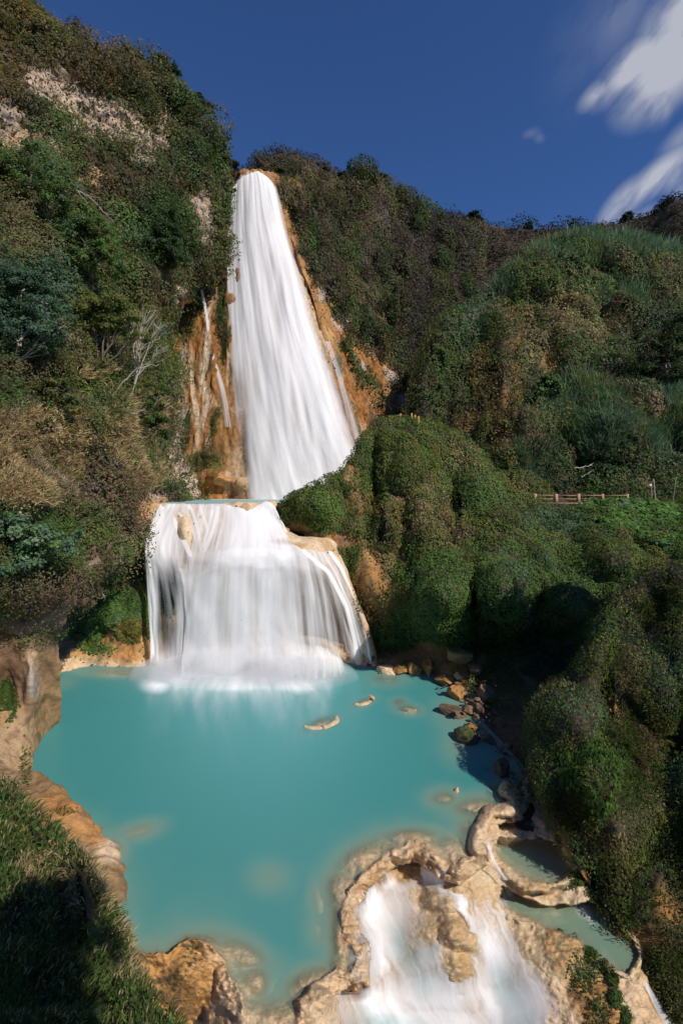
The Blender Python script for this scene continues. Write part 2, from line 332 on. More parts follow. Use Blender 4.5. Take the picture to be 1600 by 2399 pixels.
def mixcol(base, *layers):
    c = np.broadcast_to(np.array(base, float), layers[0][1].shape + (3,)).copy()
    for colr, w in layers: w = np.clip(w, 0, 1)[..., None]; c = c * (1 - w) + np.array(colr) * w
    return c
def nf(sh, sc, seed=0, octv=4, stretch=(1, 1, 1)): return fbm(sh.G.reshape(-1, 3), sc, octv, seed, stretch=stretch).reshape(sh.nv, sh.nu)
def warp(sh, amp=25, sc=None, seed=2):
    sc = sc or np.median(sh.D) * .09; return sh.px + amp * nf(sh, sc, seed) * 2, sh.py + amp * nf(sh, sc, seed + 1) * 2
ORANGE = (.46, .22, .065); OCHRE = (.42, .25, .10); PALE = (.60, .43, .27); CREAM = (.66, .50, .33); GREY = (.36, .31, .28); LIME = (.54, .39, .27); SOIL = (.055, .038, .024); DSOIL = (.035, .028, .018); BROWN = (.17, .10, .055)

# ================================================================== LAND
def struct(o, label, cat): return tag(o, label, cat, kind='structure')
# ground far below everything, out to the horizon
def base_ground():
    a = np.linspace(0, 2 * math.pi, 64, endpoint=False); rr = np.array([0.0, 40, 120, 300, 700, 1500])
    g = np.array([[(r * math.cos(t), r * math.sin(t) + 40, -9.0) for t in a] + [(r, 40, -9.0)] for r in rr])
    p = g.reshape(-1, 3); p[:, 2] += fbm(p, 60, 3, 5) * 3
    o = mesh_quads('ground', p, grid_faces(len(rr), 65), M_SOIL, col=np.tile(np.array([.10, .08, .04]), (len(p), 1)), smooth=True)
    struct(o, 'valley floor of brown earth under the hills', 'ground')
base_ground()

# ---- far ridge
A = Sheet(rows(([700, 860, 1020, 1120, 1230, 1340, 1430, 1510, 1570, 1700, 1850], [480, 470, 512, 528, 546, 550, 540, 518, 498, 490, 490], [190, 190, 190, 190, 185, 185, 180, 170, 160, 150, 145]),
               ([700, 860, 1020, 1120, 1230, 1340, 1430, 1510, 1570, 1700, 1850], 620, [165, 162, 158, 155, 152, 148, 145, 138, 130, 122, 118]),
               ([700, 860, 1000, 1100, 1200, 1340, 1430, 1510, 1570, 1700, 1850], 800, [135, 130, 122, 118, 116, 115, 112, 110, 106, 102, 100]),
               ([700, 860, 960, 1060, 1200, 1340, 1430, 1510, 1570, 1700, 1850], 1000, [105, 103, 100, 98, 98, 96, 95, 92, 92, 90, 88]),
               ([700, 860, 960, 1060, 1200, 1340, 1430, 1510, 1570, 1700, 1850], 1230, [90, 90, 88, 86, 84, 84, 84, 82, 80, 78, 76])), 230, 170, top=(0, 60, -20),
          rough=[(30, 5, 4, 3, (1, 1, 1))])
struct(A.build('far_hills', np.broadcast_to(np.array(SOIL) * 1.1, A.G.shape), M_SOIL), 'distant brown scrub covered ridge closing the valley under the sky', 'hills')
cover(A, 'ridge_scrub', 'dense dry brown scrub covering the far ridge', 110000, (A.py < 1010) * 1.0, [({'scrub': 5, 'brown': 2, 'valley_shade': 3, 'dark': 1, 'grey': .4, 'olive': .3}, None),  # the darkest tone in this mix paints valley shade into the scrub
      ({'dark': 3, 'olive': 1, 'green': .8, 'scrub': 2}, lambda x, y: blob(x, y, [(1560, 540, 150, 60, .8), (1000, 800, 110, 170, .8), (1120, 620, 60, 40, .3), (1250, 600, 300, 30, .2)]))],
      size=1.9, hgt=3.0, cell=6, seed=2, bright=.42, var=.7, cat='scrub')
# ---- wooded knob behind the lip of the falls
K = Sheet(rows(([540, 600, 650, 700, 745, 800, 860, 940], [440, 395, 365, 372, 388, 418, 450, 480], 155),
               ([540, 600, 650, 700, 745, 800, 860, 940], [500, 480, 470, 470, 475, 490, 520, 560], 140), ([540, 600, 650, 700, 745, 800, 860, 940], 640, 125)), 90, 50, top=(0, 30, -12), rough=[(16, 3, 3, 9, (1, 1, 1))])
struct(K.build('distant_knoll', np.broadcast_to(np.array(SOIL), K.G.shape), M_SOIL), 'hazy dark wooded knoll behind the top of the tall waterfall', 'hill')
cover(K, 'knoll_forest', 'dark hazy forest on the knoll behind the waterfall lip', 22000, np.ones_like(K.px), [({'scrub': 4, 'grey': 1.5, 'dark': 2}, None)], size=1.9, hgt=3.5, cell=7, seed=5, bright=.75, cat='forest')

# ---- hill right of the tall falls
B = Sheet(rows(([600, 650, 760, 820, 860, 920, 1030, 1130], [382, 412, 432, 428, 412, 462, 510, 530], [98, 103, 108, 112, 118, 125, 140, 150]),
               ([645, 695, 770, 830, 890, 950, 1040, 1130], [470, 480, 490, 500, 510, 540, 580, 620], [93, 96, 101, 106, 112, 120, 132, 142]),
               ([690, 740, 800, 860, 920, 980, 1050, 1120], [600, 600, 610, 620, 640, 670, 700, 730], [87, 89, 93, 98, 104, 110, 118, 125]),
               ([745, 790, 840, 890, 940, 990, 1040, 1100], [760, 760, 765, 780, 790, 810, 830, 850], [82, 83, 86, 90, 95, 100, 106, 112]),
               ([800, 840, 880, 920, 960, 1000, 1040, 1090], [920, 920, 925, 930, 935, 940, 950, 960], [78, 79, 81, 84, 88, 92, 96, 100]),
               ([855, 890, 920, 950, 980, 1010, 1050, 1090], 1080, [74, 74.5, 76, 78, 81, 84, 88, 92]),
               ([880, 910, 940, 970, 1000, 1030, 1060, 1090], 1200, [70, 71, 72, 75, 78, 81, 84, 88])), 170, 240, top=(0, 25, -8), left=(3, 14, 0),
          bulges=[(860, 520, 40, 120, 5), (760, 560, 30, 140, 3), (960, 700, 40, 120, 4), (900, 820, 30, 80, -3), (870, 700, 25, 120, 3)],
          rough=[(14, 2.2, 4, 11, (1, 1, .45)), (4, .9, 4, 12, (1, 1, .3))])
wx, wy = warp(B, 22)
bx = wx - np.interp(wy, [380, 470, 600, 760, 920, 1080], [615, 652, 695, 750, 805, 862])          # distance right of the falls edge
rockB = np.clip((1 - sstep(.35, 1.0, bx / np.interp(wy, [450, 700, 1000], [14, 34, 60]))) * .9 * sstep(450, 490, wy) + blob(wx, wy, [(880, 930, 42, 60), (930, 955, 40, 40), (830, 850, 45, 60), (860, 1000, 60, 60), (780, 760, 30, 70), (905, 870, 18, 40, .9, -30), (760, 690, 14, 40, .8, -25)]), 0, 1)
greyB = blob(wx, wy, [(905, 885, 16, 32, 1, -30), (945, 945, 22, 22), (795, 760, 12, 20), (765, 690, 8, 30, 1, -20), (820, 740, 14, 14), (860, 850, 12, 30, 1, -35)])
greenB = blob(wx, wy, [(822, 835, 14, 50, 1, -35), (862, 905, 18, 55, 1, -38), (885, 960, 14, 30, 1, -30), (735, 560, 10, 40), (800, 735, 14, 24), (870, 950, 10, 20)])
cb = mixcol(SOIL, ((.34, .165, .055), rockB * 1.05), (OCHRE, rockB * sstep(-.1, .3, nf(B, 3, 4, stretch=(1, 1, .3)))), (GREY, greyB * .9), ((.10, .085, .05), rockB * sstep(.08, .3, nf(B, 2.2, 8, stretch=(1, 1, .2)))), ((.05, .09, .02), greenB * .8))
struct(B.build('hill', cb, M_ROCK), 'steep hill of orange rock and brown brush right of the tall waterfall', 'hill')
vegB = np.clip(1 - rockB * 1.1 + greenB * .8, 0.02, 1)
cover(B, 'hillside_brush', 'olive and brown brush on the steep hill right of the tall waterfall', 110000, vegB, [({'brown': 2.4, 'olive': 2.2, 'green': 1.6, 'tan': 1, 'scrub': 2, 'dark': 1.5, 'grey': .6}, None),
      ({'green': 4, 'dark': 1, 'fresh': .6}, lambda x, y: blob(x, y, [(822, 835, 20, 55, 1, -35), (862, 905, 24, 60, 1, -38), (885, 960, 18, 30, 1, -30), (735, 560, 14, 50), (960, 560, 20, 40, .3), (900, 700, 30, 50, .4), (840, 590, 25, 60, .4)])),
      ({'scrub': 2, 'valley_shade': 5, 'dark': 1}, lambda x, y: np.clip(blob(x, y, [(1010, 580, 110, 110, 1), (660, 400, 60, 30, .4), (1000, 760, 70, 170, 1)]) * 1.2, 0, 1))],  # valley shade painted as darker foliage on the hill's right part
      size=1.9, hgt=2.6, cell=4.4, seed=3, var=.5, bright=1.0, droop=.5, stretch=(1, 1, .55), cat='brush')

cover(B, 'brush_crowns', 'small trees scattered over the brushy hill right of the tall waterfall', 36000, np.clip(vegB * (1 - 2 * rockB), 0, 1), [({'dark': 3, 'green': 2, 'olive': 2, 'scrub': 2, 'brown': 1}, None)], size=1.8, hgt=4.5, cell=7, seed=47, bright=.95, cat='trees', crowns=3, minr=.5, up=.6, var=.6)
cover(A, 'ridge_trees', 'dark trees dotted over the far brown ridge', 30000, (A.py < 1010) * 1.0, [({'dark': 3, 'scrub': 3, 'brown': 1}, None)], size=1.8, hgt=6, cell=10, seed=48, bright=.4, cat='trees', crowns=3, minr=.5, up=.8, var=.6)
# ---- orange travertine wall behind the tall falls
CW = Sheet(rows(([470, 540, 570, 600, 640, 690, 760], [408, 408, 408, 408, 412, 440, 460], [92, 90, 89, 89, 91, 100, 112]),
                ([440, 520, 555, 600, 650, 700, 770], 480, [90, 88.5, 87.5, 87.5, 89.5, 97, 106]),
                ([420, 480, 530, 610, 690, 735, 810], 640, [84, 84.5, 83, 82.5, 85, 90, 98]),
                ([395, 440, 520, 620, 730, 790, 870], 800, [78, 79.5, 78.5, 78, 79, 81.5, 87]),
                ([385, 430, 520, 640, 780, 850, 940], 960, [74, 75.5, 75, 74.5, 75, 77, 82]),
                ([375, 430, 530, 660, 815, 890, 990], 1100, [71, 72.5, 72.3, 72, 72, 74, 79]),
                ([360, 430, 545, 680, 835, 915, 1010], 1172, [69.5, 70.5, 70.8, 70.5, 71, 72.5, 77]),
                ([360, 430, 545, 680, 835, 915, 1010], 1215, [69, 70, 70, 70, 70.5, 72, 76])), 240, 300, top=(0, 25, -1),
           bulges=[(560, 640, 20, 40, 1.6), (500, 900, 24, 260, .9), (470, 950, 18, 200, .4), (535, 800, 16, 60, 1.4), (500, 1115, 45, 25, 3), (560, 1130, 30, 25, 2), (420, 1130, 40, 30, 2.5), (545, 700, 25, 20, 1.2)],
           rough=[(9, .9, 3, 21, (1, 1, .3)), (2.2, .7, 4, 22, (1, 1, .13)), (.9, .30, 4, 23, (1, 1, .3))], ridged=[(1.5, .35, 4, 24, (1, 1, .12))])
wx, wy = warp(CW, 14)
fl = nf(CW, 1.6, 31, 4, (1, 1, .07)); fl2 = nf(CW, .9, 33, 3, (1, 1, .1)); pat = nf(CW, 5, 34, 4, (1, 1, .5))
colC = mixcol((.37, .155, .038), ((.33, .17, .06), sstep(-.1, .3, pat)), (PALE, sstep(.12, .34, fl) * .6), ((.20, .085, .025), sstep(-.02, .26, fl2) * .85), ((.10, .06, .03), sstep(.18, .42, nf(CW, 2.2, 36, 4, (1, 1, .2)))),
              (CREAM, blob(wx, wy, [(615, 800, 60, 380, .8), (710, 900, 70, 260, .8), (460, 940, 7, 130, 1, -4), (485, 860, 8, 170, 1, 3), (585, 1090, 50, 70, .6)])),
              (GREY, blob(wx, wy, [(432, 850, 10, 60, .9), (425, 1000, 20, 70, .9)])), (LIME, blob(wx, wy, [(420, 1110, 55, 45), (430, 900, 10, 60, .6)])),
              ((.05, .075, .018), blob(wx, wy, [(520, 730, 12, 70, .9, 4), (530, 800, 10, 60, .8), (548, 480, 7, 60, .7), (505, 985, 12, 45, .8, 6), (510, 1090, 15, 50, .8), (480, 1075, 22, 30, .7), (455, 760, 12, 40, .6), (440, 1010, 8, 50, .8), (455, 1090, 12, 30, .6)]) * (.55 + .8 * sstep(-.2, .2, fl))))
struct(CW.build('cliff', colC, rock_mat('flowstone', rough=.75, scale=1.3, bump=.9, dist=.4, var=.45)), 'orange and cream travertine cliff behind the tall waterfall', 'cliff')
mossC = blob(wx, wy, [(520, 730, 12, 80, 1, 4), (530, 800, 9, 60, .8), (440, 1010, 9, 60, 1), (480, 1078, 25, 22, .9), (548, 480, 7, 70, .7), (400, 1150, 70, 8, .8), (450, 1095, 10, 30, .8), (435, 740, 20, 60, .8), (455, 690, 30, 40, .8), (540, 420, 10, 30), (500, 985, 8, 50, .5), (668, 440, 22, 40, .9), (690, 500, 14, 60, .7), (715, 580, 12, 70, .7), (745, 680, 10, 60, .5)])
cover(CW, 'cliff_moss', 'moss and grass tufts on the orange cliff behind the tall waterfall', 15000, mossC + .004, [({'moss': 3, 'olive': 2, 'green': 2, 'brown': 1.5, 'tan': .8}, None)], size=1.5, hgt=.7, cell=2.2, seed=8, droop=.8, cat='moss')

# ---- left cliff
D_ = Sheet(rows(([-250, -60, 75, 190, 300, 400, 440, 500], [-260, -60, 45, 130, 168, 205, 250, 300], [62, 64, 68, 72, 76, 80, 82, 86]),
                ([-250, -60, 60, 180, 290, 385, 460, 538], [-100, 60, 150, 220, 250, 290, 335, 385], [56, 58, 62, 66, 70, 76, 80, 86]),
                ([-250, -60, 60, 180, 285, 380, 460, 542], [100, 200, 260, 320, 350, 380, 420, 460], [50, 52, 56, 60, 66, 72, 77, 84]),
                ([-250, -60, 60, 170, 280, 370, 435, 500], [350, 400, 440, 480, 520, 550, 600, 640], [42, 44, 48, 52, 58, 65, 72, 80]),
                ([-250, -60, 50, 160, 255, 325, 358, 382], [600, 620, 650, 680, 700, 730, 750, 765], [35, 37, 40, 45, 51, 58, 66, 74]),
                ([-250, -60, 50, 150, 245, 315, 358, 392], [850, 850, 860, 870, 880, 890, 895, 900], [29, 31, 34, 39, 45, 53, 62, 72]),
                ([-250, -60, 50, 150, 240, 306, 355, 408], [1060, 1050, 1050, 1050, 1060, 1070, 1080, 1085], [25, 27, 30, 35, 40, 48, 58, 70]),
                ([-250, -60, 60, 160, 250, 330, 400, 470], [1250, 1240, 1230, 1215, 1205, 1196, 1184, 1170], [23, 25, 27.5, 32, 37, 43, 52, 69]),
                ([-250, -60, 60, 150, 230, 300, 335, 350], [1510, 1480, 1455, 1385, 1292, 1258, 1256, 1290], [24, 26, 28, 31, 35, 39, 42, 43])), 300, 480, top=(-4, 25, -8), bottom=(-1, 8, 1.5),
           bulges=[(210, 1230, 40, 50, 2.0), (130, 1000, 60, 50, 2.5), (230, 960, 80, 30, 2), (60, 1150, 90, 60, 2), (190, 1070, 30, 70, -2), (280, 1090, 20, 60, 1), (60, 900, 120, 30, 1.5), (400, 560, 40, 60, 4), (360, 400, 60, 60, 3), (420, 430, 14, 60, -3), (470, 300, 50, 60, 4), (200, 160, 90, 40, 3), (150, 300, 140, 50, -1.5), (100, 1350, 70, 40, 1.5), (240, 1290, 60, 25, 1.2), (330, 650, 50, 40, 3)],
           rough=[(12, 2.2, 4, 41, (1, 1, .8)), (3.5, .8, 4, 42, (1, 1, .8))], ridged=[(1.8, .25, 3, 43, (1, 1, 1.6))])
D_.strata([(150, 230, 150, 90), (320, 300, 110, 90), (20, 300, 90, 70), (470, 520, 40, 110), (420, 1100, 70, 70), (425, 700, 40, 60), (220, 1300, 110, 50)])
wx, wy = warp(D_, 20)
rockL = blob(wx, wy, [(150, 215, 110, 55, 1.1, 20), (230, 265, 110, 60, 1.1, 30), (320, 300, 50, 50, 1, 40), (385, 270, 22, 50, 1.1), (300, 330, 80, 30, .9, 30), (375, 345, 25, 30, 1), (20, 280, 60, 50, 1, 20), (40, 325, 55, 40, .9), (120, 330, 60, 40, .6), (90, 175, 50, 20, .7),
                      (215, 405, 50, 30, .55), (325, 420, 14, 22, .9), (315, 485, 16, 25, .7), (470, 500, 28, 70, .9, 10), (485, 560, 16, 40, .7), (515, 440, 10, 20, .8), (425, 700, 30, 45, 1), (445, 745, 18, 30, .7), (90, 553, 20, 14, .8), (185, 785, 26, 20, .9), (410, 1100, 50, 45, 1.1), (455, 1140, 40, 30, 1), (428, 1030, 20, 60, .9), (355, 1170, 50, 22, .9), (340, 1210, 30, 30, .8),
                      (395, 1045, 20, 40, .6), (300, 1350, 40, 20, .5), (235, 1290, 70, 26, .95, -25), (120, 1440, 80, 40, .6, -15), (440, 880, 9, 60, .9), (265, 1040, 22, 25, .6), (30, 1470, 60, 30, .7)])
strat = nf(D_, 1.6, 45, 4, (1.0, .5, 2.6)); rockL = np.clip(rockL * 1.1 - .35 * sstep(.0, .35, nf(D_, 4, 46)), 0, 1)
colD = mixcol(SOIL, (LIME, rockL), (CREAM, rockL * sstep(.0, .3, nf(D_, 3.5, 47)) * .8), (GREY, rockL * sstep(.0, .25, strat) * .8), ((.12, .10, .085), rockL * sstep(.12, .3, nf(D_, 1.3, 48, 4, (1, .6, 2.4)))),
              (ORANGE, rockL * blob(wx, wy, [(215, 410, 50, 25, .9), (60, 320, 40, 20, .5), (390, 255, 20, 20, .6), (470, 640, 60, 50, .8), (445, 745, 30, 60, .8), (340, 1250, 25, 40, .8), (390, 1180, 80, 14, .7)])),
              ((.20, .115, .07), rockL * blob(wx, wy, [(235, 1290, 80, 30), (120, 1440, 90, 50), (30, 1470, 60, 40)])))
struct(D_.build('cliff', colD, rock_mat('limestone', scale=.9, bump=.8, dist=.5, var=.45)), 'tall overgrown limestone cliff rising along the left side of the gorge', 'cliff')
vegD = np.clip(1 - sstep(.22, .62, rockL), .035, 1) * np.where(D_.py > 1440, .35, 1)
far = lambda x, y: np.clip(1 - y / 500, 0, 1)
mixD = [({'green': 2.2, 'dark': 2, 'olive': 2, 'brown': 1.5, 'tan': .6, 'scrub': 1}, None),
        ({'brown': 3, 'scrub': 3, 'dark': 2, 'olive': 2, 'rust': .6, 'tan': .5}, lambda x, y: blob(x, y, [(180, 160, 300, 90, .9), (330, 440, 120, 70, .7), (170, 440, 160, 60, .7), (250, 640, 60, 60, .4), (450, 300, 80, 80, .4)])),
        ({'gold': 2, 'olive': 3, 'rust': 1, 'brown': 2, 'dark': 2}, lambda x, y: blob(x, y, [(20, 40, 90, 80, .8), (20, 190, 50, 60, .5), (210, 150, 40, 30, .4)])),
        ({'dark': 4, 'green': 2, 'teal': 1}, lambda x, y: blob(x, y, [(380, 560, 90, 110, .9), (440, 270, 50, 60, .7), (470, 400, 60, 90, .6), (360, 400, 50, 40, .6)])),
        ({'fresh': 1.5, 'green': 4, 'blue': 2, 'olive': 1}, lambda x, y: blob(x, y, [(100, 430, 100, 90, .85), (200, 560, 120, 80, .8), (60, 340, 60, 40, .6), (280, 640, 60, 50, .7), (160, 640, 80, 50, .6)])),
        ({'blue': 4, 'teal': 2.5, 'dark': 1}, lambda x, y: blob(x, y, [(60, 720, 120, 120, .95)])),
        ({'tan': 2.4, 'grey': 2, 'olive': 2, 'green': 1.5}, lambda x, y: blob(x, y, [(60, 590, 110, 60, .7), (330, 780, 60, 80, .4), (390, 650, 50, 40, .7), (400, 960, 50, 80, .6), (380, 1040, 40, 50, .6)])),
        ({'olive': 4, 'green': 2, 'moss': 2, 'fresh': .5}, lambda x, y: blob(x, y, [(230, 760, 110, 60, .8), (310, 900, 70, 60, .5), (180, 900, 80, 50, .6), (370, 820, 50, 80, .6)])),
        ({'straw': 3.2, 'tan': 2.2, 'olive': 1.6, 'grey': .6}, lambda x, y: blob(x, y, [(50, 1040, 130, 90, .85), (270, 1010, 90, 70, .6), (90, 960, 100, 30, .5), (310, 1130, 50, 40, .6), (300, 1000, 60, 40, .4), (60, 1140, 110, 50, .6)])),
        ({'green': 4, 'fresh': 1.5, 'dark': 1}, lambda x, y: blob(x, y, [(310, 1080, 40, 60, .7), (200, 900, 40, 60, .5), (100, 1330, 100, 40, .5), (320, 1260, 18, 50, .8), (300, 1340, 50, 25, .6)])),
        ({'brown': 3, 'tan': 2, 'grey': 2, 'scrub': 1}, lambda x, y: blob(x, y, [(220, 1140, 90, 80, .7), (300, 1220, 60, 50, .7), (150, 1400, 140, 50, .8), (250, 1330, 60, 30, .6)]))]
cover(D_, 'cliff_foliage', 'thick mixed shrubbery clinging to the left cliff', 360000, vegD, mixD, size=2.1, hgt=2.5, cell=4.0, seed=4, var=.5, bright=1.45, near=56, cat='shrubbery')
cover(D_, 'cliff_bushes', 'rounded bushes standing out of the shrubbery on the left cliff', 90000, np.clip(1 - 1.5 * rockL, 0, 1) * (D_.py < 1420), mixD, size=1.9, hgt=3.6, cell=5.2, seed=44, bright=1.4, cat='bushes', crowns=2, near=56, minr=.5, up=.5, var=.6)
grD = blob(D_.px, D_.py, [(50, 1030, 120, 70), (120, 960, 110, 30, .8), (280, 980, 70, 50, .9), (290, 1060, 60, 60, .5), (320, 1130, 50, 35, .7), (160, 1100, 40, 60, .6), (60, 1140, 120, 40, .7), (200, 880, 60, 20, .5)])
cover(D_, 'hanging_grass', 'dry straw coloured grass hanging over the ledges of the left cliff', 34000, grD + .001, [({'straw': 5, 'tan': 2, 'olive': 1.2, 'grey': .5}, None), ({'green': 2, 'fresh': 2, 'reed': 3, 'olive': 1}, lambda x, y: blob(x, y, [(50, 960, 70, 30, .8), (230, 960, 50, 30, .7), (300, 920, 40, 20, .5)]))], size=1.9, hgt=2.6, cell=4.0, seed=4, near=56, droop=.8, minr=.8, bright=1.3, blade=True, cat='grass')

# ---- cave wall left of the lower falls
E1 = Sheet(rows(([60, 140, 200, 270, 330, 400, 470], 1190, [46, 47, 47, 46, 46, 47, 47]), ([60, 140, 200, 270, 330, 400, 470], 1320, [45, 46, 46, 45, 44, 45, 46]),
                ([60, 140, 200, 270, 330, 400, 470], [1440, 1430, 1420, 1410, 1400, 1400, 1400], [43, 44, 43, 41.5, 41.5, 43.5, 44.5]),
                ([70, 130, 200, 270, 330, 400, 470], [1530, 1510, 1500, 1495, 1490, 1480, 1480], [37.5, 40, 40.3, 40, 40, 42.5, 43.5]),
                ([88, 140, 200, 270, 335, 400, 470], [1600, 1580, 1563, 1564, 1563, 1562, 1562], [35.6, 37.3, 38.7, 38.6, 38.7, 40, 41]),
                ([95, 150, 200, 270, 335, 400, 470], [1660, 1640, 1620, 1620, 1620, 1620, 1620], [34.5, 36, 37, 37, 37.5, 39, 40])), 150, 150,
           bulges=[(260, 1440, 55, 50, 1.2), (330, 1400, 30, 70, 1.0)], rough=[(4, .6, 4, 51, (1, 1, 1)), (1.2, .25, 3, 52, (1, 1, 1))])
wx, wy = warp(E1, 12)
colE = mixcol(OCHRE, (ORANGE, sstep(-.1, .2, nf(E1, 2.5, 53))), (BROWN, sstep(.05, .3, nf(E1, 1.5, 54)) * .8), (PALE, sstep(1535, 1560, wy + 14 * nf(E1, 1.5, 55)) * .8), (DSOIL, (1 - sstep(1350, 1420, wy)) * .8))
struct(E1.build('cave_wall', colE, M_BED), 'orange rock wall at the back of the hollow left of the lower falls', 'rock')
iv = blob(E1.px, E1.py, [(255, 1430, 85, 46, 1.2, -20), (325, 1380, 40, 90, 1.2), (310, 1470, 50, 30, .8), (200, 1490, 40, 18, .5), (230, 1520, 40, 12, .25), (400, 1360, 35, 90, .9)])
cover(E1, 'rock_ivy', 'bright green ivy on the orange wall of the hollow beside the lower falls', 34000, iv + .003, [({'fresh': 3, 'green': 4, 'blue': .8, 'rust': .6}, None), ({'moss': 3, 'olive': 2, 'rust': 1}, lambda x, y: blob(x, y, [(310, 1480, 60, 30, .8), (340, 1360, 30, 60, .5)]))], size=2.0, hgt=.55, cell=1.6, seed=9, cat='ivy', aspect=.5, bright=1.35)

# ---- pale rock buttress and bank at the left edge of the pool
E2 = Sheet(rows(([-250, -60, 10, 55, 84], [1400, 1420, 1430, 1440, 1450], [26, 27, 27.5, 27.8, 28]), ([-250, -60, 10, 60, 90], 1550, [25, 26.5, 27, 27.3, 28]),
                ([-250, -60, 10, 60, 90], 1650, [25, 26, 26.7, 27, 28]), ([-250, -60, 10, 55, 86], 1750, [23, 24, 25, 25.7, 26.5]),
                ([-250, -60, 10, 50, 80], 1805, [21, 22.3, 23.3, 24, 24.3]), ([-250, -60, 30, 95, 150], [1880, 1870, 1866, 1861, 1858], [19, 20, 21, 21.6, 22.2]),
                ([-250, -40, 80, 160, 232], [2000, 1980, 1962, 1950, 1945], [16, 17.2, 18.2, 19.0, 19.8]), ([-200, 0, 120, 205, 284], [2200, 2130, 2080, 2040, 2008], [13.5, 15, 16.2, 17.2, 18.5]),
                ([-150, 60, 170, 250, 300], [2380, 2300, 2220, 2160, 2120], [12, 13.3, 14.4, 15.4, 16.8])), 130, 240, top=(-2, 3, 1), right=(.6, 1.2, -2.5),
           bulges=[(75, 1600, 14, 70, .6), (20, 1600, 30, 60, -.6), (170, 1900, 60, 40, .5)], rough=[(3, .35, 4, 61, (1, 1, 1)), (.8, .12, 4, 62, (1, 1, .7))], ridged=[(1.2, .10, 3, 63, (1, 1, .8))])
wx, wy = warp(E2, 12)
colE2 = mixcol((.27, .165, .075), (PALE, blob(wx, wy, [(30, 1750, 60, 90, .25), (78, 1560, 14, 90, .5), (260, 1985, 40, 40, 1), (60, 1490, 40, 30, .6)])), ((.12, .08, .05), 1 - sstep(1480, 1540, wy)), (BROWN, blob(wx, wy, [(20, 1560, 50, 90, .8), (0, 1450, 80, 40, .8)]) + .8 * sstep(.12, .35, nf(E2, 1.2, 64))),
               (ORANGE, blob(wx, wy, [(150, 1890, 70, 40, .8), (200, 1950, 50, 40, .8)])), (GREY, blob(wx, wy, [(75, 1600, 18, 40, .7)])))
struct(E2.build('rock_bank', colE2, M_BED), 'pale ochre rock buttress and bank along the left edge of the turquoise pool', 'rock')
cover(E2, 'bank_moss', 'small moss tufts on the pale rock at the left edge of the pool', 2600, blob(E2.px, E2.py, [(15, 1640, 25, 45, 1), (60, 1800, 14, 50, .15), (150, 1900, 30, 10, .15)]) + .0005, [({'green': 3, 'moss': 2}, None)], size=1.8, hgt=.15, cell=.6, seed=10, cat='moss')

# ---- big green hill on the right
I_ = Sheet(rows(([985, 1022, 1100, 1180, 1250, 1330, 1430, 1530, 1620, 1820], [930, 800, 722, 655, 598, 576, 572, 584, 606, 620], [72, 76, 80, 83, 86, 88, 88, 88, 87, 86]),
                ([978, 1030, 1120, 1200, 1270, 1350, 1440, 1530, 1620, 1820], [990, 910, 840, 790, 760, 745, 745, 755, 765, 770], [66, 69, 71, 73, 75, 76, 76, 75, 74, 72]),
                ([1000, 1050, 1130, 1200, 1270, 1350, 1440, 1530, 1620, 1820], [1060, 1010, 970, 940, 920, 910, 910, 910, 910, 910], [61, 62, 63, 64, 65, 65, 65, 64, 63, 61]),
                ([1050, 1090, 1150, 1210, 1280, 1350, 1440, 1530, 1620, 1820], [1120, 1100, 1080, 1060, 1050, 1050, 1050, 1050, 1050, 1050], [58, 58, 58, 58, 58, 58, 57.5, 57, 56, 54]),
                ([1090, 1130, 1180, 1230, 1290, 1360, 1440, 1530, 1620, 1820], 1200, [54, 54, 53, 52.5, 52.5, 52.5, 52, 51.5, 51, 50])), 270, 230, top=(4, 25, -10), left=(4, 14, 0), bottom=(0, -1, -4),
           bulges=[(1180, 880, 30, 130, 4.5), (1240, 1000, 34, 110, 3.5), (1110, 900, 30, 90, -3.5), (1320, 760, 60, 60, 3), (1300, 900, 22, 90, -3), (1430, 1000, 60, 80, 2.5), (1040, 980, 40, 60, -2), (1180, 1060, 40, 50, 2), (1480, 820, 30, 80, -4), (1560, 760, 50, 60, 2), (1390, 690, 40, 60, 2), (1380, 1100, 80, 30, -2.5)],
           rough=[(11, 2.0, 4, 71, (1, 1, .5)), (3.5, .7, 3, 72, (1, 1, .5))])
wx, wy = warp(I_, 20)
bare = blob(wx, wy, [(1280, 865, 16, 50, .8), (1170, 960, 12, 90, .5), (1210, 790, 10, 40, .5), (1320, 770, 12, 30, .5), (1110, 1010, 16, 24, .7), (1080, 990, 14, 18, .6)])
struct(I_.build('hill', mixcol(SOIL, (ORANGE, bare * .6), (BROWN, .5 * sstep(0, .3, nf(I_, 5, 73)))), M_SOIL), 'big rounded green hill filling the right side behind the walkway fence', 'hill')
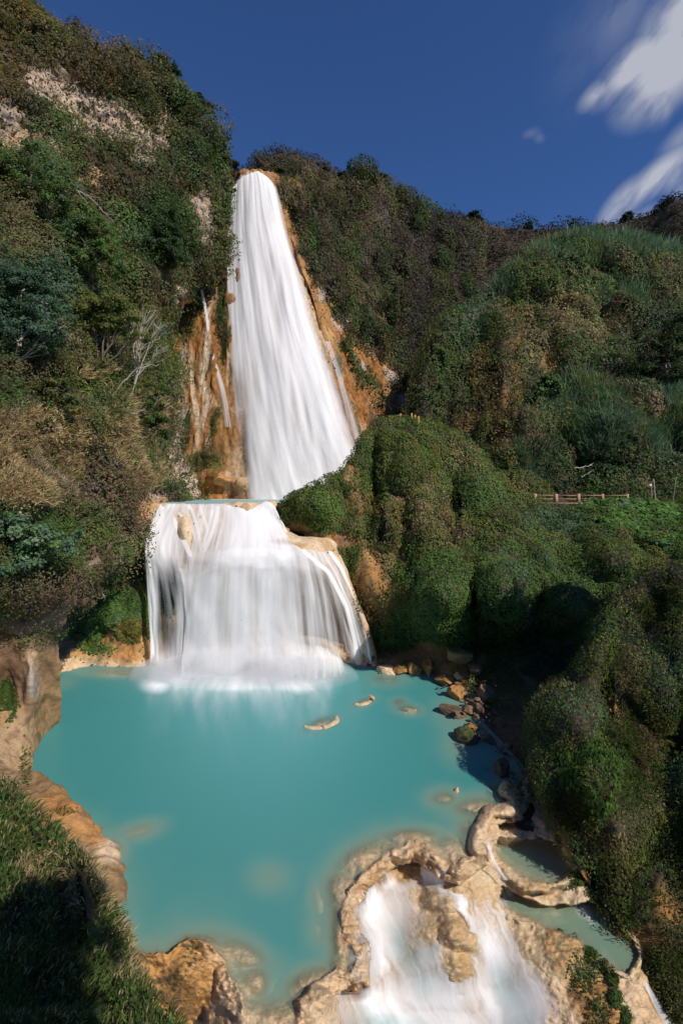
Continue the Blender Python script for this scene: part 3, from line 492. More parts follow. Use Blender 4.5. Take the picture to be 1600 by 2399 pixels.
mixI = [({'dark': 1.8, 'green': 3, 'olive': 1.6, 'brown': .9, 'tan': .6}, None),
        ({'rust': 1.5, 'gold': 1, 'brown': 3, 'olive': 2, 'tan': 1}, lambda x, y: blob(x, y, [(1160, 930, 60, 120, .7), (1220, 800, 60, 90, .4), (1290, 860, 40, 80, .5), (1100, 1010, 40, 40, .5), (1200, 1060, 50, 50, .4)])),
        ({'tan': 3, 'straw': 2, 'olive': 3}, lambda x, y: blob(x, y, [(1330, 740, 60, 60, .5), (1240, 800, 20, 100, .4), (1390, 800, 30, 70, .35), (1280, 870, 18, 60, .5)])),
        ({'blue': 3, 'green': 2, 'dark': 1}, lambda x, y: blob(x, y, [(1090, 780, 60, 60, .7, -40), (1370, 620, 90, 45, .5), (1130, 720, 100, 26, .9, -38), (1270, 900, 30, 50, .4)])),
        ({'fresh': 1, 'green': 4, 'dark': 1.5}, lambda x, y: blob(x, y, [(1350, 620, 60, 50, .6), (1250, 690, 60, 30, .5), (1400, 680, 40, 50, .6), (1260, 900, 40, 30, .5)])),
        ({'dark': 3, 'teal': 2, 'blue': 1}, lambda x, y: blob(x, y, [(1540, 840, 100, 140, .7), (1400, 900, 60, 60, .4), (1560, 1060, 80, 60, .5), (1420, 1110, 110, 30, .5)]))]
vegI = np.clip(1 - bare, .05, 1)
cover(I_, 'hill_foliage', 'mixed green and rusty foliage over the big hill behind the walkway fence', 150000, vegI, mixI, size=2.1, hgt=2.9, cell=4.6, seed=12, droop=.5, bright=1.3, var=.5, stretch=(1, 1, .6))
cover(I_, 'hill_bushes', 'rounded bushes and hanging plants on the big right hill', 52000, vegI, mixI, size=1.9, hgt=3.6, cell=5.4, seed=46, bright=1.3, cat='bushes', crowns=3, minr=.5, up=.2, stretch=(1, 1, .6), var=.6)
reeds = blob(I_.px, I_.py, [(1400, 590, 190, 35, 1), (1200, 650, 60, 30, .4, -40), (1350, 960, 90, 60, 1), (1450, 1000, 120, 80, 1), (1560, 960, 80, 80, .7), (1230, 1090, 60, 40, .5), (1450, 700, 60, 40, .4)])
cover(I_, 'reeds', 'tall grey green reeds growing on the big hill behind the walkway fence', 34000, reeds + .001, [({'reed': 3, 'blue': 3, 'green': 2, 'olive': .8}, None)], size=2.0, hgt=1.8, cell=4, seed=13, droop=.25, blade=True, bright=1.5, cat='reeds', lenk=1.3)

# ---- mossy mound and the slope in the middle
H_ = Sheet(rows(([655, 700, 770, 830, 868, 925, 1010, 1090, 1140, 1200, 1300, 1450, 1620, 1820], [1188, 1156, 1134, 1076, 1008, 986, 1000, 1038, 1087, 1152, 1184, 1184, 1182, 1180], [43.5, 44, 45, 47.5, 50, 52, 52, 51, 51, 50, 49.3, 49, 48, 46]),
                ([655, 705, 775, 843, 890, 950, 1030, 1100, 1150, 1210, 1310, 1450, 1620, 1820], [1210, 1192, 1177, 1132, 1085, 1070, 1080, 1110, 1140, 1185, 1205, 1205, 1205, 1205], [42.4, 42, 43, 45, 46, 47, 47.5, 48, 48, 47.5, 46.5, 45.5, 44.5, 42]),
                ([662, 715, 790, 850, 910, 980, 1050, 1110, 1170, 1230, 1320, 1450, 1600, 1820], [1238, 1240, 1245, 1230, 1200, 1190, 1190, 1200, 1220, 1250, 1260, 1260, 1260, 1260], [42.8, 42, 42, 42, 43, 44, 44.5, 44.5, 44, 43.5, 43, 42, 41, 38.5]),
                ([735, 765, 805, 860, 920, 990, 1050, 1110, 1170, 1240, 1330, 1450, 1600, 1820], [1268, 1278, 1310, 1320, 1310, 1300, 1300, 1300, 1310, 1330, 1340, 1340, 1340, 1340], [42.5, 42, 41.4, 41, 41, 40.5, 40, 40, 39.5, 40, 39.5, 38, 36, 33]),
                ([800, 832, 862, 900, 950, 1000, 1060, 1120, 1180, 1250, 1340, 1450, 1600, 1820], [1385, 1400, 1420, 1420, 1410, 1400, 1400, 1400, 1410, 1430, 1440, 1440, 1440, 1440], [42, 41.4, 41, 40, 39, 37.5, 37, 37, 37, 38.5, 37, 35, 33, 30]),
                ([850, 868, 885, 920, 970, 1010, 1060, 1120, 1180, 1250, 1340, 1450, 1600, 1820], [1490, 1500, 1505, 1510, 1510, 1515, 1530, 1530, 1520, 1530, 1550, 1550, 1550, 1550], [41, 40.7, 40.4, 40.2, 39.7, 38.7, 37.7, 38, 39, 38, 35.5, 32, 30, 27]),
                ([864, 875, 890, 930, 980, 1030, 1068, 1100, 1140, 1195, 1260, 1400, 1600, 1820], [1556, 1558, 1562, 1568, 1576, 1590, 1622, 1680, 1730, 1800, 1800, 1800, 1800, 1800], [39.3, 39.1, 38.7, 38.2, 37.7, 36.4, 34.2, 30.6, 28, 25.2, 25, 25, 24, 23]),
                ([864, 875, 890, 930, 980, 1015, 1035, 1055, 1095, 1160, 1190, 1260, 1500, 1820], [1600, 1600, 1605, 1610, 1620, 1640, 1670, 1740, 1800, 1870, 1930, 1960, 1960, 1960], [37.5, 37.5, 37, 36.5, 35.5, 34, 31.8, 27.5, 24.8, 22.5, 21, 20.5, 20.5, 20])), 330, 330, top=(3, 10, -4), left=(3, 5, 0),
           bulges=[(1035, 1400, 66, 76, 4.4), (1185, 1385, 68, 80, 4.8), (1112, 1320, 36, 34, 1), (735, 1180, 56, 44, 2.4), (815, 1130, 26, 30, 1.2), (878, 1140, 13, 110, -4.2), (955, 1090, 60, 90, 2.6), (905, 1230, 30, 60, 1.6), (1000, 1190, 40, 50, 1.4), (1060, 1190, 12, 70, -1.6), (1110, 1120, 40, 60, 2.0), (1200, 1215, 50, 30, 1.6), (1110, 1430, 12, 110, -3.4), (950, 1240, 12, 60, -1.6), (1090, 1270, 60, 14, -1.4), (870, 1370, 30, 50, 1.2), (1270, 1300, 40, 40, 1.6), (1420, 1310, 60, 36, 1.8), (1020, 1240, 60, 50, 1), (930, 1300, 50, 60, -1.0), (1320, 1400, 70, 70, 1.5), (1260, 1440, 16, 80, -2), (1040, 1490, 60, 40, 1.5), (1330, 1600, 90, 120, -2), (840, 1180, 30, 60, .8)],
           rough=[(6, .9, 4, 81, (1, 1, .7)), (2.0, .35, 4, 82, (1, 1, .7))])
wx, wy = warp(H_, 14)
rockH = np.clip(blob(wx, wy, [(800, 1265, 60, 22, 1, 10), (840, 1160, 16, 70, .6), (862, 1340, 36, 70, .9), (730, 1262, 60, 14, 1), (820, 1110, 14, 26, .9), (895, 1400, 50, 50, .8), (960, 1560, 110, 40, 1), (1050, 1620, 60, 60, 1), (1120, 1720, 70, 110, 1), (1060, 1560, 80, 50, 1), (690, 1240, 40, 12, 1), (1185, 1820, 50, 60, 1), (830, 1440, 20, 80, .9), (1200, 1650, 100, 140, .55), (1010, 1535, 60, 30, .9)]), 0, 1)
colH = mixcol(SOIL, (ORANGE, rockH * .8), (OCHRE, rockH * sstep(0, .3, nf(H_, 2, 83)) * .7), (BROWN, rockH * sstep(.0, .3, nf(H_, 1.5, 84)) * .8), ((.05, .06, .02), rockH * sstep(.1, .3, nf(H_, 1.2, 85)) * .7),
              (BROWN, rockH * blob(wx, wy, [(1150, 1700, 120, 120, .9), (1040, 1540, 100, 20, .7)])))
struct(H_.build('mound', colH, M_NEAR), 'mossy green mound and slope between the waterfalls and the walkway', 'hill')
vegH = np.clip(1.0 - rockH * 1.05, .012, 1) * (1 - .85 * blob(H_.px, H_.py, [(1365, 1180, 130, 16), (1500, 1222, 110, 30)], .4))
mixH = [({'dark': 1.5, 'green': 4, 'olive': 1.2, 'moss': 2.4, 'tan': .2, 'brown': .3}, None),
        ({'moss': 6, 'green': 3, 'olive': 2, 'fresh': .8, 'rust': .4}, lambda x, y: blob(x, y, [(960, 1060, 110, 90, .75), (740, 1190, 100, 60, .8), (850, 1190, 50, 80, .7)])),
        ({'olive': 3, 'tan': 3, 'rust': 1.2, 'brown': 2, 'straw': .8}, lambda x, y: blob(x, y, [(980, 1200, 90, 70, .55), (900, 1300, 60, 60, .6), (1050, 1260, 70, 30, .5), (1080, 1080, 40, 40, .3), (860, 1400, 50, 70, .7), (1180, 1170, 20, 20, .3)])),
        ({'green': 6, 'blue': .8, 'fresh': 2.4, 'dark': .4}, lambda x, y: blob(x, y, [(1030, 1400, 90, 100, .8), (1180, 1380, 90, 100, .85), (1130, 1170, 70, 50, .5), (1330, 1400, 90, 80, .5), (1300, 1260, 100, 50, .4)])),
        ({'dark': 3, 'teal': 3, 'blue': 1}, lambda x, y: blob(x, y, [(1300, 1220, 90, 40, .6), (1250, 1330, 60, 50, .4), (1320, 1600, 130, 130, .8), (1260, 1480, 60, 60, .5)]))]
cover(H_, 'mound_foliage', 'dense low ivy and moss covering the mound between the falls and the walkway', 360000, vegH, mixH, size=1.6, hgt=1.0, cell=2.2, seed=14, zmin=.5, aspect=.5, droop=.4, cat='ivy', bright=1.6, var=.55)
big = blob(H_.px, H_.py, [(1490, 1215, 120, 34, 1, 8), (1560, 1250, 60, 40, .8), (1400, 1195, 40, 14, .8)])
cover(H_, 'broad_leaf_vines', 'bright green broad leaved vines spilling below the walkway fence', 9000, big * (H_.py > 1172) + 1e-5, [({'fresh': 3, 'green': 3, 'blue': .8}, None)], size=4.2, hgt=.9, cell=1.6, seed=15, aspect=.7, cat='vines', bright=1.5, minr=.5, lenk=.9)

# ---- near right slope
J_ = Sheet(rows(([1240, 1290, 1345, 1392, 1425, 1480, 1550, 1650, 2250], [1690, 1612, 1585, 1505, 1425, 1375, 1345, 1325, 1305], [25, 24.5, 25, 26, 27, 27, 27, 26, 25]),
                ([1238, 1295, 1355, 1405, 1450, 1500, 1570, 1650, 2250], [1760, 1690, 1660, 1600, 1540, 1480, 1450, 1430, 1420], [23, 22.5, 22.5, 23.5, 25, 25.5, 25.5, 24.5, 23]),
                ([1262, 1318, 1374, 1430, 1480, 1530, 1590, 1660, 2250], [1850, 1810, 1780, 1740, 1700, 1650, 1620, 1600, 1600], [21, 20.5, 20.5, 21, 22, 22.5, 22.5, 22, 20]),
                ([1298, 1345, 1405, 1450, 1500, 1550, 1600, 1670, 2250], [1930, 1920, 1900, 1880, 1860, 1830, 1800, 1780, 1780], [19.8, 19.3, 19, 19.2, 19.8, 20, 20, 19.5, 18]),
                ([1345, 1392, 1440, 1484, 1530, 1580, 1630, 1690, 2250], [2020, 2040, 2050, 2040, 2030, 2010, 1990, 1980, 1980], [18.8, 18, 17.7, 17.8, 18, 18, 17.8, 17, 16]),
                ([1390, 1438, 1480, 1520, 1560, 1610, 1660, 1720, 2250], [2080, 2120, 2150, 2170, 2180, 2180, 2180, 2180, 2200], [18.4, 17.6, 17.2, 16.8, 16.5, 16.4, 16.3, 16, 14.5]),
                ([1430, 1476, 1518, 1560, 1590, 1640, 1690, 1750, 2300], [2165, 2225, 2285, 2335, 2385, 2425, 2460, 2500, 2540], [17.7, 17, 16.4, 15.8, 15.3, 14.8, 14.3, 14, 13])), 340, 330, top=(2, 5, -2), left=(2.5, 4, -.5), bottom=(0, .5, -2),
           bulges=[(1345, 1680, 55, 60, 1.4), (1400, 1850, 60, 100, 1.0), (1470, 1560, 40, 60, .6), (1420, 1640, 14, 70, -1.4), (1560, 1640, 50, 60, .8), (1500, 1900, 60, 60, .6), (1450, 1950, 50, 50, .8), (1400, 2050, 30, 50, -.8), (1540, 2060, 40, 50, .5), (1550, 1750, 60, 14, -1)],
           rough=[(3.5, .5, 4, 91, (1, 1, .8)), (1.1, .16, 4, 92, (1, 1, .8))])
wx, wy = warp(J_, 14)
rockJ = blob(wx, wy, [(1440, 1665, 12, 40, 1, -25), (1570, 2130, 40, 70, .8, -30), (1510, 2200, 50, 40, .9), (1370, 2070, 26, 40, .8), (1460, 2230, 40, 40, .7), (1330, 1980, 14, 60, .6), (1590, 2250, 40, 40, .5), (1500, 2300, 20, 60, .5, -30)])
J_.xmax = 2150
struct(J_.build('bank', mixcol(SOIL, (ORANGE, rockJ * .9), (BROWN, rockJ * sstep(0, .25, nf(J_, 1, 93))), (DSOIL, (1 - rockJ) * sstep(0, .3, nf(J_, 2, 94)))), M_NEAR), 'steep overgrown bank at the lower right above the terraces', 'bank')
vegJ = np.clip(1 - rockJ * 1.05, .02, 1)
mixJ = [({'dark': 2.4, 'green': 3, 'olive': 1.6, 'brown': 1.2, 'moss': 1.5, 'blue': .3}, None),
        ({'olive': 3, 'tan': 2, 'straw': 1, 'rust': 1, 'green': 1}, lambda x, y: blob(x, y, [(1510, 1430, 70, 60, .55), (1480, 1700, 50, 60, .5), (1400, 1960, 60, 50, .5), (1530, 1900, 50, 60, .4), (1330, 1880, 30, 60, .4)])),
        ({'fresh': 3, 'green': 3, 'moss': 1}, lambda x, y: blob(x, y, [(1400, 1790, 80, 50, .6), (1310, 1800, 50, 60, .4), (1500, 1780, 60, 60, .4), (1590, 2300, 60, 90, .4)])),
        ({'green': 3, 'blue': 3, 'dark': 1}, lambda x, y: blob(x, y, [(1350, 1660, 80, 60, .7), (1540, 1560, 70, 60, .5), (1390, 1900, 40, 50, .4)]))]
cover(J_, 'bank_foliage', 'leafy creepers covering the steep bank at the lower right', 165000, vegJ, mixJ, size=2.0, hgt=.62, cell=1.5, seed=16, droop=.9, aspect=.40, cat='creepers', bright=1.65, stretch=(1, 1, .5), var=.9)
cover(J_, 'bank_grass', 'long drooping grass on the steep bank at the lower right', 34000, blob(J_.px, J_.py, [(1500, 1720, 70, 80), (1350, 1900, 60, 60, .6), (1550, 1430, 60, 50, .7), (1590, 2300, 60, 90, .9), (1450, 1850, 100, 60, .4)]) + .01, [({'green': 3, 'olive': 2.4, 'moss': 2, 'tan': 1.8}, None)], size=1.8, hgt=.66, cell=1.5, seed=16, minr=.8, stretch=(1, 1, .5), droop=1.4, blade=True, cat='grass')
cover(J_, 'ferns', 'pale green broad leaves hanging in the middle of the lower right bank', 1500, blob(J_.px, J_.py, [(1400, 1800, 80, 60), (1460, 1780, 60, 50, .8), (1405, 1880, 16, 40, .9), (1560, 1800, 30, 60, .7)]) + 1e-4, [({'fresh': 4, 'green': 1}, None)], size=5.5, hgt=.6, cell=1.2, seed=18, aspect=.33, droop=1.2, minr=.9, cat='ferns')

# ---- grassy bank at the lower left, close to the viewpoint
F_ = Sheet(rows(([-300, -140, -70, -20, 14], [1810, 1830, 1850, 1870, 1892], [13, 12.8, 12.6, 12.3, 12]), ([-300, -100, -10, 55, 105], [1960, 1955, 1955, 1962, 1972], [10.5, 10.6, 10.8, 11, 11.2]),
                ([-300, -50, 70, 150, 200], [2100, 2080, 2070, 2060, 2055], [8.6, 9, 9.4, 9.8, 10]), ([-300, 0, 110, 190, 235], [2250, 2230, 2212, 2200, 2190], [7.2, 7.6, 8, 8.5, 9]),
                ([-300, 0, 150, 245, 295], [2420, 2400, 2370, 2350, 2330], [6, 6.4, 7, 7.6, 8.4]), ([-300, 0, 190, 320, 410], [2650, 2600, 2550, 2500, 2460], [4.8, 5.2, 5.8, 6.5, 7.2]),
                ([-600, 0, 300, 500, 640], [3300, 3200, 3000, 2900, 2850], [3, 3.2, 3.6, 4, 4.6])), 120, 200, top=(-1, 2, -2), right=(.4, 1.2, -4),
           rough=[(2.5, .22, 3, 101, (1, 1, 1)), (.6, .06, 3, 102, (1, 1, 1))])
struct(F_.build('bank', np.broadcast_to(np.array([.03, .026, .015]), F_.G.shape), M_NEAR), 'dark earth of the grassy bank below the viewpoint at the lower left', 'bank')
okF = ((F_.py < 2560) * (F_.px > -200)).astype(float)
straw = lambda x, y: blob(x, y, [(190, 2010, 50, 50, .6), (215, 2090, 50, 60, .65), (60, 2070, 40, 40, .4), (280, 2200, 60, 60, .4), (300, 2300, 60, 60, .4)])
cover(F_, 'bank_grass', 'lush dark green broad bladed grass on the near lower left bank', 24000, okF, [({'green': 3, 'dark': 2.4, 'moss': .8, 'fresh': 1, 'olive': .8}, None), ({'straw': 2.4, 'tan': 2, 'green': 2}, straw)], size=3.8, hgt=.42, cell=.9, seed=19, droop=1.0, bright=.95, blade=True, cat='grass', lenk=1.0)
cover(F_, 'dry_grass', 'curled dry straw among the grass of the lower left bank', 7000, okF * (.05 + blob(F_.px, F_.py, [(190, 2015, 50, 60, 1), (215, 2100, 50, 60, .9), (60, 2070, 40, 40, .5), (290, 2210, 50, 60, .6), (310, 2310, 60, 50, .6)])), [({'straw': 4, 'tan': 2}, None)], size=2.6, hgt=.5, cell=.9, seed=19, droop=1.3, blade=True, cat='grass', minr=.8)
cover(F_, 'bank_weeds', 'small broad leaved weeds in the grass of the lower left bank', 9000, okF * (.16 + blob(F_.px, F_.py, [(140, 1940, 40, 40, 1), (180, 1985, 60, 40, 1), (240, 2120, 40, 50, .8), (200, 2000, 100, 120, .3)])), [({'fresh': 3, 'green': 4, 'blue': 1}, None)], size=4.0, hgt=.48, cell=.9, seed=19, aspect=.42, bright=1.0, cat='weeds', minr=.7)

# ================================================================== RIVER BED, RIMS AND TERRACES
POOL = [(-60, 1800), (-60, 1640), (-60, 1540), (350, 1500), (900, 1500), (1080, 1560), (1120, 1700), (1230, 1820), (1222, 1868), (1200, 1886), (1150, 1899), (1128, 1925), (1122, 1960), (1105, 2000), (1072, 2026), (1040, 2018), (1000, 1982), (960, 1972), (900, 1998), (860, 2035), (815, 2085), (798, 2140), (806, 2200), (828, 2245), (826, 2285), (795, 2268), (768, 2290), (735, 2310), (700, 2345), (690, 2440), (580, 2440), (560, 2330), (510, 2235), (478, 2205), (435, 2205), (395, 2232), (350, 2238), (300, 2225), (262, 2130), (240, 2050), (195, 1965), (120, 1910), (20, 1860)]
P1 = [(1150, 1972), (1172, 1950), (1235, 1960), (1300, 1975), (1330, 2010), (1345, 2050), (1300, 2066), (1240, 2062), (1185, 2030), (1158, 2000)]
P2 = [(1172, 2068), (1200, 2085), (1260, 2118), (1320, 2128), (1380, 2110), (1420, 2140), (1470, 2190), (1492, 2240), (1470, 2275), (1420, 2255), (1350, 2205), (1270, 2165), (1200, 2140), (1165, 2100)]
P0 = [(1140, 1925), (1165, 1922), (1205, 1925), (1215, 1938), (1180, 1948), (1145, 1942)]
def sdist(px, py, poly):
    d, _ = polyline_dist(px, py, poly + [poly[0]]); return np.where(inpoly(px, py, poly), d, -d)
KZ = np.array([(880, 2085, -1.5), (960, 2060, -1.1), (1000, 2110, -1.3), (850, 2150, -1.9), (900, 2200, -2.1), (900, 2399, -3.2), (900, 2600, -4.3), (835, 2320, -2.6), (700, 2600, -2.0), (1000, 2190, -1.3), (1060, 2240, -1.5), (1080, 2330, -2.6),
               (1150, 2300, -2.8), (1150, 2399, -3.5), (1150, 2600, -4.6), (1100, 2080, -.7), (1150, 2080, -1.15), (1135, 2000, -.55), (1180, 2180, -1.9), (1250, 2399, -2.9), (1300, 2600, -3.6), (1220, 2250, -2.0), (1170, 2150, -1.7), (1180, 1950, -.6), (1240, 1920, -.4), (1150, 1990, -.7), (1330, 2060, -.95), (1380, 2000, -.4), (1330, 1935, -.1),
               (1250, 1880, -.35), (1300, 2100, -1.4), (1500, 2290, -1.7), (1400, 2090, -1.2), (1450, 2330, -1.9), (1550, 2399, -2.4), (1480, 2420, -2.4), (1700, 2600, -3.5), (1240, 2190, -1.75), (1290, 2240, -1.6), (400, 2420, -1.9), (500, 2399, -1.6), (330, 2330, -.8), (300, 2600, -3), (550, 2430, -1.4), (720, 2360, .25), (770, 2330, .3), (770, 2420, -.4), (420, 2280, .35), (380, 2330, -.5), (520, 2330, -.6),
               (200, 2100, -.6), (100, 2000, -.8), (60, 1900, -1), (0, 1600, -2), (-100, 2000, -2), (1300, 1700, -1.0), (1250, 1780, -.6), (1300, 1840, -.5), (1400, 1900, -1.2), (1380, 2030, -.8), (1500, 2000, -2.5), (1500, 2150, -2.6), (1600, 2250, -3), (1600, 2399, -2.8), (1700, 2200, -3.5), (1700, 1800, -3), (600, 1450, -2), (200, 1450, -2), (1000, 1450, -1)])
def ztps(px, py):
    X = KZ[:, :2]; d = np.hypot(X[:, None, 0] - X[None, :, 0], X[:, None, 1] - X[None, :, 1]); n = len(X)
    Am = np.block([[d, np.ones((n, 1))], [np.ones((1, n)), np.zeros((1, 1))]]); w = np.linalg.solve(Am, np.append(KZ[:, 2], 0))
    o = np.full(px.size, w[-1]); fx, fy = px.ravel(), py.ravel()
    for k in range(n): o += w[k] * np.hypot(fx - X[k, 0], fy - X[k, 1])
    return o.reshape(px.shape)
def n2(px, py, sc, seed=0, octv=4): return fbm(np.stack([px.ravel(), py.ravel(), np.zeros(px.size)], -1), sc, octv, seed).reshape(px.shape)
def bedz(px, py, detail=True):
    wx = px + 10 * n2(px, py, 60, 1) * 2; wy = py + 10 * n2(px, py, 60, 2) * 2
    z = ztps(px, py)
    # island and tongues
    z = np.maximum(z, -9 + 9 * 0 + np.where(blob(wx, wy, [(1330, 2240, 62, 85, 1, -32), (1395, 2340, 66, 120, 1, -22), (1430, 2430, 60, 90)], .5) > 0, z + .75 * blob(wx, wy, [(1330, 2240, 62, 85, 1, -32), (1395, 2340, 66, 120, 1, -22), (1430, 2430, 60, 90)], .5), -9))
    z = z + .26 * blob(wx, wy, [(1030, 2115, 40, 26, 1.2, 30), (1075, 2190, 56, 30, 1.6, 45), (1075, 2270, 30, 34, .8, 10), (1230, 2205, 24, 14, .35), (1280, 1920, 40, 22, .5), (900, 2410, 40, 14, 1.0)], .7)
    for poly, lev, dep, out in ((P1, -.98, .55, .16), (P2, -1.78, .8, .14), (P0, -.55, .2, .1)):
        sd = sdist(wx, wy, poly); z = np.where(sd > 0, lev - dep * (1 - np.exp(-sd / 18)), z)
        z = np.where((sd <= 0) & (sd > -60), np.maximum(z, (lev + out) * 1.0 - np.maximum(0, -sd - 12) * .03), z)
    # raised rim wall of the oval basin
    d, _ = polyline_dist(wx, wy, [(1140, 1965), (1152, 2005), (1185, 2042), (1235, 2070), (1280, 2078)]); z = np.maximum(z, np.where(d < 12, -.80 - .12 * (d / 12) ** 2, -9))
    # main pool
    sd = sdist(wx, wy, POOL); shelf = blob(px, py, [(850, 2010, 100, 50, .98, -25), (800, 2080, 60, 70, .97), (800, 2200, 40, 130, .97), (960, 1960, 90, 26, .9), (1060, 1990, 60, 50, .97), (630, 2055, 60, 50, .62), (745, 2100, 30, 60, .6), (750, 2180, 40, 50, .5), (330, 1945, 70, 30, .8, -15), (1040, 1870, 60, 34, .92), (1110, 1890, 90, 40, .95), (1180, 1850, 50, 40, .9), (570, 2235, 100, 50, .93, 25), (640, 2390, 140, 80, 1.0), (720, 2300, 80, 40, .96, -20), (600, 2300, 50, 60, .97), (265, 1990, 40, 40, .9), (1100, 1950, 50, 60, .85),
                                                     (1000, 1990, 60, 40, .8), (120, 1600, 60, 20, .7), (280, 1575, 110, 16, .9), (110, 1650, 20, 40, .7), (955, 1662, 50, 20, .97, 8), (935, 1645, 30, 16, .9), (752, 1695, 66, 24, .95, -20), (852, 1646, 42, 16, .95, -20), (1060, 1670, 60, 50, .7), (1080, 1740, 60, 60, .7), (905, 1590, 60, 26, .85), (480, 2215, 70, 30, .8)], .9)
    dm = 2.6 * (1 - .975 * shelf)
    z = np.where(sd > 0, -dm * (1 - np.exp(-sd / (26 + 34 * sstep(1850, 1960, py)))) - .02, z)
    crest = .05 + .22 * n2(px, py, 38, 5) + .1 * n2(px, py, 15, 6)
    band = (sd <= 0) & (wy > 1800)
    z = np.where(band & (sd > -42), np.maximum(z, crest - np.clip((-sd - 8 - 14 * sstep(-.2, .3, n2(px, py, 34, 12))) / 26, 0, 3) ** 1.2 * .42), z)
    if detail:
        # real rims: layered crest along the right hand lip
        rim, par = polyline_dist(wx, wy, [(1186, 1852), (1205, 1870), (1200, 1892), (1150, 1902), (1132, 1925), (1118, 1950), (1112, 1985)])
        z = np.maximum(z, np.where(rim < 20, .30 - .25 * (rim / 20) ** 2, -9))
        for line, c0, sl, wmax in (([(262, 2180), (305, 2213), (345, 2236), (385, 2226), (420, 2204), (470, 2203), (500, 2222)], .5, .0112, 260), ([(500, 2222), (540, 2262), (562, 2330), (575, 2420)], .22, .012, 90), ([(650, 2420), (690, 2350), (735, 2318), (772, 2292), (800, 2275)], .10, .004, 44)):
            d, _ = polyline_dist(wx, wy, line); side = (sdist(wx, wy, POOL) < 4); z = np.where(side & (d < wmax), np.maximum(z, c0 + .16 * n2(px, py, 30, 11) - d * sl), z)
        crk, _ = cells(np.stack([px.ravel(), py.ravel() * .8, 0 * px.ravel()], -1), 30, 4); z = z + .07 * (crk.reshape(z.shape) - .5) * (z > -1.9)
        z = z + .10 * n2(px, py, 40, 7) + .05 * (1 - 2 * np.abs(n2(px, py, 26, 8))) + .03 * n2(px, py, 9, 9, 3)
    return z
def bed():
    nx, ny = 560, 430
    gx, gy = np.meshgrid(np.linspace(-120, 1760, nx), np.concatenate([np.linspace(1500, 1800, 90, endpoint=False), np.linspace(1800, 2600, ny - 90)]))
    z = bedz(gx, gy); D = (EYE - z) * F0 / (gy - HY); G = P2W(gx, gy, D)
    wx = gx + 16 * n2(gx, gy, 50, 21); wy = gy + 16 * n2(gx, gy, 50, 22)
    n_a, n_b, n_c = n2(gx, gy, 80, 23), n2(gx, gy, 22, 24), n2(gx, gy, 10, 25, 3)
    dz = np.gradient(z, axis=0); steep = sstep(.02, .07, np.abs(dz))
    isl = blob(wx, wy, [(1325, 2235, 48, 72, 1, -32), (1390, 2335, 56, 110, 1, -22), (1425, 2430, 60, 90)], .3)
    orange = blob(wx, wy, [(410, 2300, 105, 130, 1.8), (350, 2260, 70, 60, 1.8), (960, 2045, 90, 40, .8), (870, 2090, 50, 40, .9, -45), (1060, 2180, 60, 40, .8), (1090, 2270, 40, 60, .9), (1130, 2110, 60, 50, .6), (1250, 2085, 60, 18, .8, 15), (1530, 2310, 50, 20, .8, 45), (850, 2330, 40, 40, .8), (500, 2380, 40, 40, .5), (200, 1950, 60, 40, .6), (818, 2200, 16, 80, .7), (1560, 2380, 60, 20, .6, 45)])
    c = mixcol((.58, .42, .26), ((.54, .36, .20), sstep(-.2, .3, n_a) * .8), ((.44, .225, .07), orange * (.55 + .5 * sstep(-.2, .2, n_b))), ((.40, .24, .12), sstep(.1, .35, n_b) * .5), ((.36, .22, .12), steep * .35),
               (ORANGE, isl), ((.16, .09, .04), isl * sstep(-.2, .15, n_b) * .85), ((.06, .06, .02), isl * sstep(.02, .25, n_c) * .9), ((.05, .055, .02), blob(wx, wy, [(450, 2240, 50, 40, 1), (400, 2300, 70, 60, .8), (340, 2260, 30, 30, .6)]) * sstep(.06, .2, n_c + .5 * n_b)),
               ((.20, .16, .12), sstep(.30, .4, n_c) * .6), ((.44, .40, .24), sstep(-.1, -.5, z) * (gy < 2300) * .25))
    global BED; BED = (gx, gy, D, G, isl)
    o = mesh_quads('riverbed', G.reshape(-1, 3), grid_faces(ny, nx), M_BED, col=c.reshape(-1, 3), smooth=True)
    struct(o, 'cream and orange travertine river bed with rims, terraces and basins', 'rock')
bed()
def on_bed(name, label, n, where, mix, **k):
    sh = Sheet.__new__(Sheet); sh.px, sh.py, sh.D, sh.G = BED[0], BED[1], BED[2], BED[3]; sh.nv, sh.nu = sh.px.shape; sh.normals(); return cover(sh, name, label, n, blob(sh.px, sh.py, where) + 1e-7, mix, **k)
on_bed('island_plants', 'moss and small green plants on the brown rock island of the lower right terraces', 5200, [(1385, 2228, 14, 20, 1, -30), (1432, 2290, 12, 22, .9, -20), (1412, 2262, 8, 14, .5), (1320, 2178, 16, 8, .6), (1440, 2340, 14, 18, .6), (1462, 2385, 9, 26, .8), (1355, 2195, 14, 6, .5), (1370, 2280, 40, 50, .05), (1400, 2380, 30, 50, .05)], [({'green': 3, 'dark': 2, 'moss': 2, 'brown': .8}, None)], size=2.0, hgt=.22, cell=.5, seed=30, cat='plants', bright=1.1)
on_bed('edge_plants', 'green tufts growing on the orange rock at the foot of the lower right bank', 2500, [(1400, 2100, 30, 16, .8, 35), (1350, 2060, 20, 16, .8), (1560, 2350, 40, 20, .8, 45), (960, 1590, 30, 10, .2)], [({'green': 3, 'dark': 2, 'moss': 2}, None)], size=2.2, hgt=.3, cell=.6, seed=31, cat='plants')

